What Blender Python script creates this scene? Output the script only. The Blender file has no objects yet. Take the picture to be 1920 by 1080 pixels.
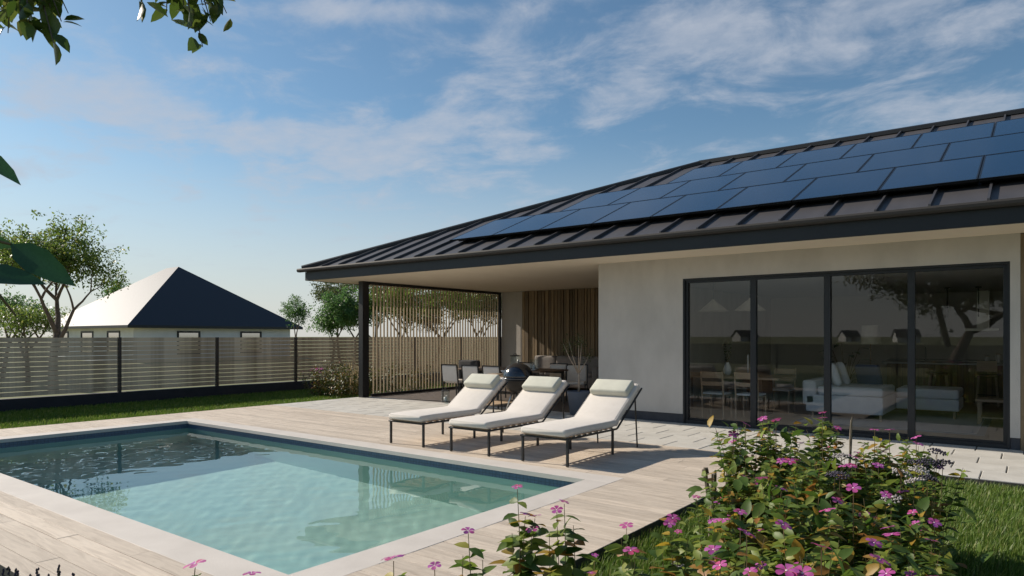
import bpy, math, random
import numpy as np
from mathutils import Vector, Matrix, Euler

R_ = math.radians
SC = bpy.context.scene
COL = SC.collection
rnd = random.Random(7)

# ------------------------------------------------------------------ camera
TH = math.atan(973 / 1280.0)
EYE = 1.5
cam_d = bpy.data.cameras.new('camera')
cam = bpy.data.objects.new('camera', cam_d)
COL.objects.link(cam)
cam_d.lens = 24.0
cam_d.sensor_width = 36.0
cam_d.shift_y = 91.0 / 1920.0
cam_d.clip_start = 0.05
cam_d.clip_end = 6000
cam.location = (0, 0, EYE)
cam.rotation_euler = (R_(90), 0, TH)
SC.camera = cam

# ------------------------------------------------------------------ sun and sky
SUN_AZ = R_(9.9)          # light travels towards +X, turned 9.9 degrees to +Y
SUN_EL = R_(31.0)
sun_dir = Vector((math.cos(SUN_AZ) * math.cos(SUN_EL), math.sin(SUN_AZ) * math.cos(SUN_EL), -math.sin(SUN_EL)))
sd = bpy.data.lights.new('sun', 'SUN')
sd.energy = 4.7
sd.angle = R_(0.5)
sd.cycles.is_caustics_light = True     # the sun shines through the pool water
sd.color = (1.0, 0.90, 0.765)
sun = bpy.data.objects.new('sun', sd)
COL.objects.link(sun)
sun.rotation_euler = sun_dir.to_track_quat('-Z', 'Y').to_euler()
sun.location = (-20, -5, 30)

SC.view_settings.view_transform = 'Standard'
SC.view_settings.look = 'None'
SC.view_settings.gamma = 1.0
SC.view_settings.use_curve_mapping = False
SC.view_settings.exposure = 0.30

W = bpy.data.worlds.new('World')
SC.world = W
W.use_nodes = True
wn = W.node_tree
wn.nodes.clear()


def N(nt, t, **kw):
    n = nt.nodes.new(t)
    for k, v in kw.items():
        if k.startswith('i_'):
            key = k[2:]
            key = int(key) if key.isdigit() else key.replace('_', ' ')
            n.inputs[key].default_value = v
        else:
            setattr(n, k, v)
    return n


def mth(nt, op, a, b=None, c=None, clamp=False):
    n = nt.nodes.new('ShaderNodeMath')
    n.operation = op
    n.use_clamp = clamp
    for i, v in enumerate((a, b, c)):
        if v is None:
            continue
        if isinstance(v, (int, float)):
            n.inputs[i].default_value = v
        else:
            nt.links.new(v, n.inputs[i])
    return n.outputs[0]


sky = N(wn, 'ShaderNodeTexSky', sky_type='NISHITA', sun_disc=False)
sky.sun_elevation = SUN_EL
sky.sun_rotation = math.atan2(-sun_dir.x, -sun_dir.y)
sky.altitude = 100
sky.air_density = 1.0
sky.dust_density = 0.45
sky.ozone_density = 1.0
tc = N(wn, 'ShaderNodeTexCoord')
sep = N(wn, 'ShaderNodeSeparateXYZ')
wn.links.new(tc.outputs['Generated'], sep.inputs[0])
zc = mth(wn, 'MAXIMUM', sep.outputs[2], 0.0)
den = mth(wn, 'ADD', zc, 0.12)
px_ = mth(wn, 'DIVIDE', sep.outputs[0], den)
py_ = mth(wn, 'DIVIDE', sep.outputs[1], den)
cmb = N(wn, 'ShaderNodeCombineXYZ')
wn.links.new(px_, cmb.inputs[0])
wn.links.new(py_, cmb.inputs[1])
mp = N(wn, 'ShaderNodeMapping')
mp.inputs['Rotation'].default_value = (0, 0, R_(-25))
mp.inputs['Scale'].default_value = (0.95, 1.1, 1)
mp.inputs['Location'].default_value = (3.4, 1.3, 0.0)
wn.links.new(cmb.outputs[0], mp.inputs[0])
n1 = N(wn, 'ShaderNodeTexNoise', i_Scale=0.55, i_Detail=4.0, i_Roughness=0.5, i_Distortion=0.3)
n2 = N(wn, 'ShaderNodeTexNoise', i_Scale=3.2, i_Detail=11.0, i_Roughness=0.62, i_Distortion=0.35)
wn.links.new(mp.outputs[0], n1.inputs['Vector'])
wn.links.new(mp.outputs[0], n2.inputs['Vector'])
a1 = mth(wn, 'MULTIPLY', n1.outputs[0], 0.34)
a2 = mth(wn, 'MULTIPLY', n2.outputs[0], 0.66)
cs = mth(wn, 'ADD', a1, a2)


def sky_plane(px, py):
    v = Vector((-math.sin(TH), math.cos(TH), 0)) + Vector((math.cos(TH), math.sin(TH), 0)) * ((px - 960) / 1280.0) + Vector((0, 0, (631 - py) / 1280.0))
    v.normalize()
    return v.x / (v.z + .12), v.y / (v.z + .12)


# cloud banks: long soft drifts lying over the noise field
for (cx, cy, ax, ay, bx_, by_, k) in ((150, 185, 210, 35, -10, 55, .23), (480, 258, 190, 30, -8, 38, .19), (740, 275, 190, 5, 0, 40, .15), (1080, 190, 420, -30, 10, 120, .055),
                                      (1330, 90, 420, -10, 0, 75, .03), (1800, 190, 260, -30, 0, 60, .08), (640, 18, 330, 5, 0, 22, .13), (90, 320, 150, 5, 0, 40, .10), (140, 50, 200, 20, 0, 40, .10)):
    c0 = sky_plane(cx, cy)
    c1 = sky_plane(cx + ax, cy + ay)
    c2 = sky_plane(cx + bx_, cy + by_)
    J = Matrix(((c1[0] - c0[0], c2[0] - c0[0]), (c1[1] - c0[1], c2[1] - c0[1]))).inverted()
    rr = []
    for i in range(2):
        t_ = mth(wn, 'MULTIPLY_ADD', px_, J[i][0], -(J[i][0] * c0[0] + J[i][1] * c0[1]))
        t_ = mth(wn, 'MULTIPLY_ADD', py_, J[i][1], t_)
        rr.append(mth(wn, 'MULTIPLY', t_, t_))
    g_ = mth(wn, 'EXPONENT', mth(wn, 'MULTIPLY', mth(wn, 'ADD', rr[0], rr[1]), -1.0))
    cs = mth(wn, 'MULTIPLY_ADD', g_, k, cs)
mr = N(wn, 'ShaderNodeMapRange', interpolation_type='SMOOTHSTEP')
mr.inputs['From Min'].default_value = 0.49
mr.inputs['From Max'].default_value = 0.68
wn.links.new(cs, mr.inputs['Value'])
fade = N(wn, 'ShaderNodeMapRange', interpolation_type='SMOOTHSTEP')
fade.inputs['From Min'].default_value = 0.02
fade.inputs['From Max'].default_value = 0.22
wn.links.new(sep.outputs[2], fade.inputs['Value'])
cov = mth(wn, 'MULTIPLY', mr.outputs[0], fade.outputs[0])
n3 = N(wn, 'ShaderNodeTexNoise', i_Scale=9.0, i_Detail=8.0, i_Roughness=0.6)
wn.links.new(mp.outputs[0], n3.inputs['Vector'])
wisp = N(wn, 'ShaderNodeMapRange')
wisp.inputs['From Min'].default_value = 0.3
wisp.inputs['From Max'].default_value = 0.7
wisp.inputs['To Min'].default_value = 0.42
wisp.inputs['To Max'].default_value = 0.78
wn.links.new(n3.outputs[0], wisp.inputs['Value'])
cov = mth(wn, 'MULTIPLY', cov, wisp.outputs[0])
# pale haze that thickens towards the horizon
hz = N(wn, 'ShaderNodeMapRange', interpolation_type='SMOOTHSTEP')
hz.inputs['From Min'].default_value = 0.30
hz.inputs['From Max'].default_value = -0.02
hz.inputs['To Min'].default_value = 0.0
hz.inputs['To Max'].default_value = 0.85
wn.links.new(sep.outputs[2], hz.inputs['Value'])
tint = N(wn, 'ShaderNodeMix', data_type='RGBA', blend_type='MULTIPLY')
tint.inputs['Factor'].default_value = 1.0
wn.links.new(sky.outputs[0], tint.inputs['A'])
tint.inputs['B'].default_value = (0.80, 1.0, 1.06, 1)
mixh = N(wn, 'ShaderNodeMix', data_type='RGBA')
wn.links.new(hz.outputs[0], mixh.inputs['Factor'])
wn.links.new(tint.outputs['Result'], mixh.inputs['A'])
mixh.inputs['B'].default_value = (6.7, 6.6, 6.6, 1)
mixc = N(wn, 'ShaderNodeMix', data_type='RGBA')
wn.links.new(cov, mixc.inputs['Factor'])
wn.links.new(mixh.outputs['Result'], mixc.inputs['A'])
mixc.inputs['B'].default_value = (5.3, 5.7, 6.5, 1)
bg = N(wn, 'ShaderNodeBackground')
bg.inputs['Strength'].default_value = 0.078
wn.links.new(mixc.outputs['Result'], bg.inputs['Color'])
wo = N(wn, 'ShaderNodeOutputWorld')
wn.links.new(bg.outputs[0], wo.inputs['Surface'])

# ------------------------------------------------------------------ helpers
FW = Vector((-math.sin(TH), math.cos(TH), 0))
RT = Vector((math.cos(TH), math.sin(TH), 0))


def P(px, py, d):
    """point seen at photo position (px, py) at distance d along the view axis"""
    return Vector((0, 0, EYE)) + FW * d + RT * ((px - 960) / 1280.0 * d) + Vector((0, 0, (631 - py) / 1280.0 * d))


def fast_mesh(name, V, F, mats=None, smooth=False, mi=None):
    V = np.asarray(V, dtype=np.float32)
    F = np.asarray(F, dtype=np.int32)
    me = bpy.data.meshes.new(name)
    k = F.shape[1]
    me.vertices.add(len(V))
    me.vertices.foreach_set('co', V.ravel())
    me.loops.add(F.size)
    me.loops.foreach_set('vertex_index', F.ravel())
    me.polygons.add(len(F))
    me.polygons.foreach_set('loop_start', np.arange(0, F.size, k, dtype=np.int32))
    if smooth:
        me.polygons.foreach_set('use_smooth', np.ones(len(F), dtype=bool))
    for m in (mats or []):
        me.materials.append(m)
    if mi is not None:
        me.polygons.foreach_set('material_index', np.asarray(mi, dtype=np.int32))
    me.update(calc_edges=True)
    return me


def wloc(o):
    v = Vector((0, 0, 0))
    while o is not None:
        v = v + o.location
        o = o.parent
    return v


def link(name, data, parent=None, loc=(0, 0, 0), rot=(0, 0, 0), scale=(1, 1, 1)):
    o = bpy.data.objects.new(name, data)
    COL.objects.link(o)
    o.parent = parent
    o.location = loc
    o.rotation_euler = rot
    o.scale = scale
    return o


def tag(o, label=None, cat=None, group=None, kind=None):
    if label:
        o['label'] = label
    if cat:
        o['category'] = cat
    if group:
        o['group'] = group
    if kind:
        o['kind'] = kind
    return o


def thing(name, label, cat, loc=(0, 0, 0), rz=0, group=None, kind=None):
    o = link(name, None, None, loc, (0, 0, rz))
    o.empty_display_size = 0.1
    return tag(o, label, cat, group, kind)


class MB:
    """collects shapes and links them as one mesh object"""

    def __init__(s):
        s.v = []
        s.f = []
        s.mi = []
        s.m = 0

    def add(s, V, F):
        b = len(s.v)
        s.v += [tuple(v) for v in V]
        for f in F:
            s.f.append(tuple(i + b for i in f))
            s.mi.append(s.m)
        return s

    def box(s, x0, x1, y0, y1, z0, z1):
        V = [(x0, y0, z0), (x1, y0, z0), (x1, y1, z0), (x0, y1, z0), (x0, y0, z1), (x1, y0, z1), (x1, y1, z1), (x0, y1, z1)]
        return s.add(V, [(0, 3, 2, 1), (4, 5, 6, 7), (0, 1, 5, 4), (1, 2, 6, 5), (2, 3, 7, 6), (3, 0, 4, 7)])

    def cbox(s, x0, x1, y0, y1, z0, z1, c=0.004):
        """box whose top edges are chamfered"""
        V = [(x0, y0, z0), (x1, y0, z0), (x1, y1, z0), (x0, y1, z0),
             (x0, y0, z1 - c), (x1, y0, z1 - c), (x1, y1, z1 - c), (x0, y1, z1 - c),
             (x0 + c, y0 + c, z1), (x1 - c, y0 + c, z1), (x1 - c, y1 - c, z1), (x0 + c, y1 - c, z1)]
        F = [(0, 3, 2, 1), (8, 9, 10, 11)]
        for i in range(4):
            j = (i + 1) % 4
            F.append((i, j, j + 4, i + 4))
            F.append((i + 4, j + 4, j + 8, i + 8))
        return s.add(V, F)

    def rbox(s, x0, x1, y0, y1, z0, z1, r=0.03, n=3, puff=0.0):
        """rounded box, optionally puffed like a cushion"""
        c = Vector(((x0 + x1) / 2, (y0 + y1) / 2, (z0 + z1) / 2))
        h = Vector(((x1 - x0) / 2, (y1 - y0) / 2, (z1 - z0) / 2))
        r = min(r, h.x, h.y, h.z)

        def ticks(hh):
            a = [-hh + r * (1 - math.cos(math.pi / 2 * i / n)) for i in range(n + 1)]
            mid = [] if hh - r < 1e-5 else [(-hh + r) + 2 * (hh - r) * k / 4 for k in range(1, 4)]
            b = [hh - r * (1 - math.cos(math.pi / 2 * i / n)) for i in range(n, -1, -1)]
            t = a + mid + b
            o = [t[0]]
            for q in t[1:]:
                if q - o[-1] > 1e-6:
                    o.append(q)
            return o
        T = [ticks(h.x), ticks(h.y), ticks(h.z)]
        idx = {}
        V = []
        F = []

        def vid(p):
            k = tuple(round(q, 6) for q in p)
            if k not in idx:
                inner = Vector([max(-h[i] + r, min(h[i] - r, p[i])) for i in range(3)])
                d = Vector(p) - inner
                if d.length > 1e-9:
                    d = d.normalized() * r
                q = inner + d
                if puff:
                    u = 1 - (p[0] / h.x) ** 2
                    w = 1 - (p[1] / h.y) ** 2
                    q.z += puff * max(0, u) ** .5 * max(0, w) ** .5 * (1 if p[2] > 0 else -0.2 if p[2] < 0 else 0)
                idx[k] = len(V)
                V.append(q + c)
            return idx[k]
        for ax in range(3):
            a, b = [(1, 2), (2, 0), (0, 1)][ax]
            for sgn in (-1, 1):
                for i in range(len(T[a]) - 1):
                    for j in range(len(T[b]) - 1):
                        q = []
                        for (ii, jj) in ((i, j), (i + 1, j), (i + 1, j + 1), (i, j + 1)):
                            p = [0, 0, 0]
                            p[ax] = sgn * h[ax]
                            p[a] = T[a][ii]
                            p[b] = T[b][jj]
                            q.append(vid(p))
                        if sgn < 0:
                            q.reverse()
                        if len(set(q)) >= 3:
                            F.append(tuple(dict.fromkeys(q)))
        return s.add(V, F)

    def tube(s, pts, rad, n=8, cap=True):
        pts = [Vector(p) for p in pts]
        if isinstance(rad, (int, float)):
            rad = [rad] * len(pts)
        V = []
        F = []
        up = None
        for i, p in enumerate(pts):
            if i == 0:
                t = pts[1] - pts[0]
            elif i == len(pts) - 1:
                t = pts[-1] - pts[-2]
            else:
                t = (pts[i + 1] - pts[i]).normalized() + (pts[i] - pts[i - 1]).normalized()
            if t.length < 1e-9:
                t = Vector((0, 0, 1))
            t.normalize()
            if up is None:
                up = Vector((0, 0, 1)) if abs(t.z) < .9 else Vector((1, 0, 0))
            a = up.cross(t)
            if a.length < 1e-6:
                a = Vector((1, 0, 0)).cross(t)
            a.normalize()
            b = t.cross(a)
            up = b.copy()
            up = t.cross(a)
            for k in range(n):
                an = 2 * math.pi * k / n + math.pi / n
                V.append(p + (a * math.cos(an) + b * math.sin(an)) * rad[i])
        for i in range(len(pts) - 1):
            for k in range(n):
                k2 = (k + 1) % n
                F.append((i * n + k, i * n + k2, (i + 1) * n + k2, (i + 1) * n + k))
        if cap:
            F.append(tuple(range(n - 1, -1, -1)))
            F.append(tuple(range((len(pts) - 1) * n, len(pts) * n)))
        return s.add(V, F)

    def bar(s, p0, p1, w):
        """square bar"""
        return s.tube([p0, p1], w * 0.7071, 4)

    def lathe(s, prof, n=20, c=(0, 0, 0)):
        V = []
        F = []
        for (r, z) in prof:
            for k in range(n):
                an = 2 * math.pi * k / n
                V.append((c[0] + r * math.cos(an), c[1] + r * math.sin(an), c[2] + z))
        for i in range(len(prof) - 1):
            for k in range(n):
                k2 = (k + 1) % n
                F.append((i * n + k, i * n + k2, (i + 1) * n + k2, (i + 1) * n + k))
        if prof[0][0] > 1e-4:
            F.append(tuple(range(n - 1, -1, -1)))
        if prof[-1][0] > 1e-4:
            F.append(tuple(range((len(prof) - 1) * n, len(prof) * n)))
        return s.add(V, F)

    def xf(s, mat, start=0):
        for i in range(start, len(s.v)):
            s.v[i] = tuple(mat @ Vector(s.v[i]))
        return s

    def mesh(s, name, mats, smooth=False):
        me = bpy.data.meshes.new(name)
        me.from_pydata([tuple(v) for v in s.v], [], s.f)
        for m in (mats if isinstance(mats, (list, tuple)) else [mats]):
            me.materials.append(m)
        me.polygons.foreach_set('material_index', s.mi)
        if smooth:
            me.polygons.foreach_set('use_smooth', [True] * len(me.polygons))
        me.update()
        return me

    def build(s, name, mats, parent=None, smooth=False, local=False):
        """link as an object; coordinates are world unless local"""
        if parent is not None and not local:
            o = wloc(parent)
            s.v = [(v[0] - o.x, v[1] - o.y, v[2] - o.z) for v in s.v]
        me = s.mesh(name, mats, smooth)
        return link(name, me, parent)


def copy_tree(o, parent=None):
    c = o.copy()
    COL.objects.link(c)
    c.parent = parent
    for ch in list(o.children):
        copy_tree(ch, c)
    return c


# ------------------------------------------------------------------ materials
def material(name, col, rough=0.6, metal=0.0, col2=None, vscale=4.0, stretch=(1, 1, 1), detail=5.0, bump=0.0,
             bscale=40.0, bstretch=None, objvar=0.0, island=0.0, spec=0.5, contrast=(0.35, 0.65), world=False, dist=0.0,
             trans=0.0, sheen=0.0, coat=0.0, roughvar=0.0):
    m = bpy.data.materials.new(name)
    m.use_nodes = True
    nt = m.node_tree
    bs = nt.nodes['Principled BSDF']
    bs.inputs['Roughness'].default_value = rough
    bs.inputs['Metallic'].default_value = metal
    bs.inputs['Specular IOR Level'].default_value = spec
    if coat:
        bs.inputs['Coat Weight'].default_value = coat
        bs.inputs['Coat Roughness'].default_value = 0.05
    if sheen:
        bs.inputs['Sheen Weight'].default_value = sheen
    L = nt.links.new
    oi = N(nt, 'ShaderNodeObjectInfo')
    if world:
        ge = N(nt, 'ShaderNodeNewGeometry')
        vec = ge.outputs['Position']
    else:
        t = N(nt, 'ShaderNodeTexCoord')
        va = N(nt, 'ShaderNodeVectorMath', operation='MULTIPLY_ADD')
        L(oi.outputs['Random'], va.inputs[0])
        va.inputs[1].default_value = (37.1, 19.7, 11.3)
        L(t.outputs['Object'], va.inputs[2])
        vec = va.outputs[0]
    colsock = None
    if col2 is not None:
        mpn = N(nt, 'ShaderNodeMapping')
        mpn.inputs['Scale'].default_value = stretch
        L(vec, mpn.inputs[0])
        no = N(nt, 'ShaderNodeTexNoise', i_Scale=vscale, i_Detail=detail, i_Roughness=0.6, i_Distortion=dist)
        L(mpn.outputs[0], no.inputs['Vector'])
        rp = N(nt, 'ShaderNodeMapRange')
        rp.inputs['From Min'].default_value = contrast[0]
        rp.inputs['From Max'].default_value = contrast[1]
        L(no.outputs[0], rp.inputs['Value'])
        mx = N(nt, 'ShaderNodeMix', data_type='RGBA')
        L(rp.outputs[0], mx.inputs['Factor'])
        mx.inputs['A'].default_value = (*col, 1)
        mx.inputs['B'].default_value = (*col2, 1)
        colsock = mx.outputs['Result']
        if roughvar:
            rr = N(nt, 'ShaderNodeMapRange')
            rr.inputs['To Min'].default_value = rough - roughvar
            rr.inputs['To Max'].default_value = rough + roughvar
            L(no.outputs[0], rr.inputs['Value'])
            L(rr.outputs[0], bs.inputs['Roughness'])
    if objvar or island:
        src = oi.outputs['Random']
        if island:
            ge2 = N(nt, 'ShaderNodeNewGeometry')
            src = mth(nt, 'FRACT', mth(nt, 'ADD', ge2.outputs['Random Per Island'], oi.outputs['Random']))
        am = max(objvar, island)
        vv = N(nt, 'ShaderNodeMapRange')
        vv.inputs['To Min'].default_value = 1 - am
        vv.inputs['To Max'].default_value = 1 + am
        L(src, vv.inputs['Value'])
        hs = N(nt, 'ShaderNodeHueSaturation')
        L(vv.outputs[0], hs.inputs['Value'])
        if colsock:
            L(colsock, hs.inputs['Color'])
        else:
            hs.inputs['Color'].default_value = (*col, 1)
        colsock = hs.outputs[0]
    if colsock:
        L(colsock, bs.inputs['Base Color'])
    else:
        bs.inputs['Base Color'].default_value = (*col, 1)
    if bump:
        mb = N(nt, 'ShaderNodeMapping')
        mb.inputs['Scale'].default_value = bstretch or stretch
        L(vec, mb.inputs[0])
        nb = N(nt, 'ShaderNodeTexNoise', i_Scale=bscale, i_Detail=4.0)
        L(mb.outputs[0], nb.inputs['Vector'])
        bu = N(nt, 'ShaderNodeBump', i_Strength=bump, i_Distance=0.02)
        L(nb.outputs[0], bu.inputs['Height'])
        L(bu.outputs[0], bs.inputs['Normal'])
    return m


def leaf_material(name, stops, rough=0.45, trans=0.35):
    """leaf colour picked per leaf, with light passing through the blade"""
    m = bpy.data.materials.new(name)
    m.use_nodes = True
    nt = m.node_tree
    bs = nt.nodes['Principled BSDF']
    L = nt.links.new
    oi = N(nt, 'ShaderNodeObjectInfo')
    ge = N(nt, 'ShaderNodeNewGeometry')
    s = mth(nt, 'FRACT', mth(nt, 'ADD', ge.outputs['Random Per Island'], mth(nt, 'MULTIPLY', oi.outputs['Random'], 7.31)))
    cr = N(nt, 'ShaderNodeValToRGB')
    e = cr.color_ramp.elements
    while len(e) < len(stops):
        e.new(0.5)
    for el, (p, c) in zip(e, stops):
        el.position = p
        el.color = (*c, 1)
    L(s, cr.inputs[0])
    t = N(nt, 'ShaderNodeTexCoord')
    no = N(nt, 'ShaderNodeTexNoise', i_Scale=30.0, i_Detail=3.0)
    L(t.outputs['Object'], no.inputs['Vector'])
    vv = N(nt, 'ShaderNodeMapRange')
    vv.inputs['To Min'].default_value = 0.7
    vv.inputs['To Max'].default_value = 1.3
    L(no.outputs[0], vv.inputs['Value'])
    hs = N(nt, 'ShaderNodeHueSaturation')
    L(cr.outputs[0], hs.inputs['Color'])
    L(vv.outputs[0], hs.inputs['Value'])
    L(hs.outputs[0], bs.inputs['Base Color'])
    bs.inputs['Roughness'].default_value = rough
    tr = N(nt, 'ShaderNodeBsdfTranslucent')
    L(hs.outputs[0], tr.inputs['Color'])
    mx = N(nt, 'ShaderNodeMixShader', i_0=trans)
    L(bs.outputs[0], mx.inputs[1])
    L(tr.outputs[0], mx.inputs[2])
    L(mx.outputs[0], nt.nodes['Material Output'].inputs['Surface'])
    return m


def schlick(nt, f0, boost=1.0, normal=None):
    ge = N(nt, 'ShaderNodeNewGeometry')
    dt = N(nt, 'ShaderNodeVectorMath', operation='DOT_PRODUCT')
    nt.links.new(ge.outputs['Incoming'], dt.inputs[0])
    nt.links.new(normal or ge.outputs['Normal'], dt.inputs[1])
    c = mth(nt, 'SUBTRACT', 1.0, mth(nt, 'ABSOLUTE', dt.outputs['Value']), clamp=True)
    return mth(nt, 'MULTIPLY', mth(nt, 'MULTIPLY_ADD', mth(nt, 'POWER', c, 5.0), 1 - f0, f0), boost, clamp=True)


def glass_material(name, tint, ior=1.5, boost=1.0, rough=0.0):
    m = bpy.data.materials.new(name)
    m.use_nodes = True
    nt = m.node_tree
    nt.nodes.remove(nt.nodes['Principled BSDF'])
    tr = N(nt, 'ShaderNodeBsdfTransparent')
    tr.inputs[0].default_value = (*tint, 1)
    gl = N(nt, 'ShaderNodeBsdfGlossy', i_Roughness=rough)
    gl.inputs[0].default_value = (1, 1, 1, 1)
    mx = N(nt, 'ShaderNodeMixShader')
    nt.links.new(schlick(nt, ((ior - 1) / (ior + 1)) ** 2, boost), mx.inputs[0])
    nt.links.new(tr.outputs[0], mx.inputs[1])
    nt.links.new(gl.outputs[0], mx.inputs[2])
    nt.links.new(mx.outputs[0], nt.nodes['Material Output'].inputs['Surface'])
    return m


def water_material():
    m = bpy.data.materials.new('pool_water')
    m.use_nodes = True
    nt = m.node_tree
    nt.nodes.remove(nt.nodes['Principled BSDF'])
    gl = N(nt, 'ShaderNodeBsdfGlass', i_IOR=1.333, i_Roughness=0.0)
    gl.inputs['Color'].default_value = (0.93, 0.985, 0.98, 1)
    nt.links.new(gl.outputs[0], nt.nodes['Material Output'].inputs['Surface'])
    return m


def tile_material(name, col, grout, size, rough=0.3):
    m = bpy.data.materials.new(name)
    m.use_nodes = True
    nt = m.node_tree
    L = nt.links.new
    bs = nt.nodes['Principled BSDF']
    bs.inputs['Roughness'].default_value = rough
    ge = N(nt, 'ShaderNodeNewGeometry')
    se = N(nt, 'ShaderNodeSeparateXYZ')
    L(ge.outputs['Position'], se.inputs[0])
    u = mth(nt, 'ADD', se.outputs[0], se.outputs[1])

    def line(v):
        f = mth(nt, 'FRACT', mth(nt, 'DIVIDE', v, size))
        d = mth(nt, 'ABSOLUTE', mth(nt, 'SUBTRACT', f, 0.5))
        return mth(nt, 'GREATER_THAN', d, 0.455)
    g = mth(nt, 'MAXIMUM', line(u), line(se.outputs[2]))
    no = N(nt, 'ShaderNodeTexNoise', i_Scale=30.0, i_Detail=2.0)
    L(ge.outputs['Position'], no.inputs['Vector'])
    hs = N(nt, 'ShaderNodeHueSaturation')
    hs.inputs['Color'].default_value = (*col, 1)
    vv = N(nt, 'ShaderNodeMapRange')
    vv.inputs['To Min'].default_value = 0.6
    vv.inputs['To Max'].default_value = 1.4
    L(no.outputs[0], vv.inputs['Value'])
    L(vv.outputs[0], hs.inputs['Value'])
    mx = N(nt, 'ShaderNodeMix', data_type='RGBA')
    L(g, mx.inputs['Factor'])
    L(hs.outputs[0], mx.inputs['A'])
    mx.inputs['B'].default_value = (*grout, 1)
    L(mx.outputs['Result'], bs.inputs['Base Color'])
    return m


MT = {}
MT['plank'] = material('weathered_deck_wood', (0.61, 0.52, 0.425), 0.7, col2=(0.33, 0.265, 0.205), vscale=2.2, stretch=(0.9, 9, 9), dist=1.2,
                       detail=8, bump=0.25, bscale=18, bstretch=(1.2, 22, 22), objvar=0.12, contrast=(0.42, 0.84))
MT['joist'] = material('deck_joist_dark', (0.03, 0.027, 0.024), 0.9)
MT['edge'] = material('dark_edge_board', (0.035, 0.034, 0.033), 0.7, col2=(0.055, 0.052, 0.05), vscale=6, stretch=(2, 2, 14), bump=0.15)
MT['paver'] = material('concrete_paver', (0.56, 0.54, 0.50), 0.8, col2=(0.47, 0.45, 0.41), vscale=3.5, detail=8, bump=0.12, bscale=90, objvar=0.05)
MT['coping'] = material('limestone_coping', (0.64, 0.59, 0.54), 0.7, col2=(0.53, 0.485, 0.44), vscale=2.2, detail=9, bump=0.1, bscale=80, contrast=(0.3, 0.75))
MT['pool'] = material('pool_liner', (0.46, 0.66, 0.60), 0.6, col2=(0.42, 0.61, 0.56), vscale=1.2, world=True)
MT['pooltile'] = tile_material('blue_mosaic_tile', (0.075, 0.125, 0.205), (0.045, 0.06, 0.09), 0.05)
MT['water'] = water_material()
MT['plaster'] = material('pale_plaster', (0.57, 0.535, 0.49), 0.9, col2=(0.475, 0.445, 0.405), vscale=1.6, stretch=(1.6, 1.6, 0.8), detail=10,
                         bump=0.12, bscale=55, bstretch=(1, 1, 1), contrast=(0.35, 0.75), world=True)
MT['soffit'] = material('white_soffit', (0.80, 0.70, 0.56), 0.85, col2=(0.76, 0.66, 0.525), vscale=0.8)
MT['plinth'] = material('dark_plinth', (0.045, 0.047, 0.055), 0.75, col2=(0.06, 0.062, 0.07), vscale=8)
MT['anthracite'] = material('anthracite_metal', (0.013, 0.0145, 0.017), 0.5, col2=(0.016, 0.018, 0.021), vscale=3)
MT['gutter'] = material('gutter_metal', (0.04, 0.037, 0.035), 0.7, spec=0.3)
MT['roof'] = material('standing_seam_metal', (0.090, 0.084, 0.086), 0.5, col2=(0.074, 0.070, 0.073), vscale=1.2, stretch=(3, .6, .6), metal=0.2, bump=0.05, bscale=3)
MT['seam'] = material('seam_metal', (0.06, 0.057, 0.06), 0.5, metal=0.2)
MT['ridge'] = material('ridge_metal', (0.014, 0.014, 0.015), 0.5)
MT['pvglass'] = material('solar_glass', (0.005, 0.028, 0.072), 0.12, spec=0.22, col2=(0.006, 0.031, 0.080), vscale=0.6)
MT['pvframe'] = material('solar_frame', (0.008, 0.009, 0.012), 0.35, metal=0.4)
MT['black'] = material('black_powder_coat', (0.014, 0.014, 0.015), 0.45)
MT['glass'] = glass_material('window_glass', (0.92, 0.94, 0.94), 1.5, 1.55)
MT['clear'] = glass_material('clear_glass', (0.85, 0.9, 0.9), 1.45, 1.2)
MT['cush'] = material('offwhite_canvas', (0.70, 0.645, 0.585), 0.9, col2=(0.66, 0.605, 0.545), vscale=9, bump=0.05, bscale=420, sheen=0.15)
MT['pillow'] = material('sage_canvas', (0.595, 0.585, 0.49), 0.9, col2=(0.555, 0.545, 0.455), vscale=9, bump=0.05, bscale=420, sheen=0.15)
MT['slatwood'] = material('lounger_slat_wood', (0.50, 0.36, 0.24), 0.6, col2=(0.40, 0.28, 0.18), vscale=5, stretch=(1, 8, 8))
MT['batten'] = material('larch_batten', (0.25, 0.18, 0.10), 0.65, col2=(0.17, 0.12, 0.068), vscale=3, stretch=(9, 9, 0.8), detail=7, bump=0.15, bscale=25, bstretch=(20, 20, 1), objvar=0.38)
MT['screen'] = material('screen_slat_wood', (0.58, 0.45, 0.29), 0.6, col2=(0.46, 0.35, 0.22), vscale=3, stretch=(9, 9, 0.8), objvar=0.12)
MT['terrace'] = material('brown_terrace_board', (0.16, 0.125, 0.10), 0.6, col2=(0.12, 0.095, 0.078), vscale=3, stretch=(1, 10, 1), bump=0.1)
MT['grillshell'] = material('navy_enamel', (0.006, 0.009, 0.016), 0.16, spec=0.6, coat=0.8)
MT['steel'] = material('brushed_steel', (0.55, 0.54, 0.52), 0.35, metal=1.0)
MT['tabletop'] = material('brown_teak_top', (0.20, 0.13, 0.085), 0.5, col2=(0.15, 0.095, 0.06), vscale=4, stretch=(1, 9, 9))
MT['paleoak'] = material('pale_oak', (0.50, 0.37, 0.25), 0.55, col2=(0.41, 0.30, 0.20), vscale=4, stretch=(1, 8, 8))
MT['greyfab'] = material('taupe_fabric', (0.26, 0.235, 0.215), 0.95, col2=(0.23, 0.205, 0.19), vscale=12, bump=0.15, bscale=300)
MT['darkfab'] = material('charcoal_fabric', (0.07, 0.068, 0.07), 0.95, col2=(0.055, 0.054, 0.056), vscale=12)
MT['whitefab'] = material('white_upholstery', (0.74, 0.75, 0.76), 0.9, col2=(0.69, 0.70, 0.72), vscale=8)
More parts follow.
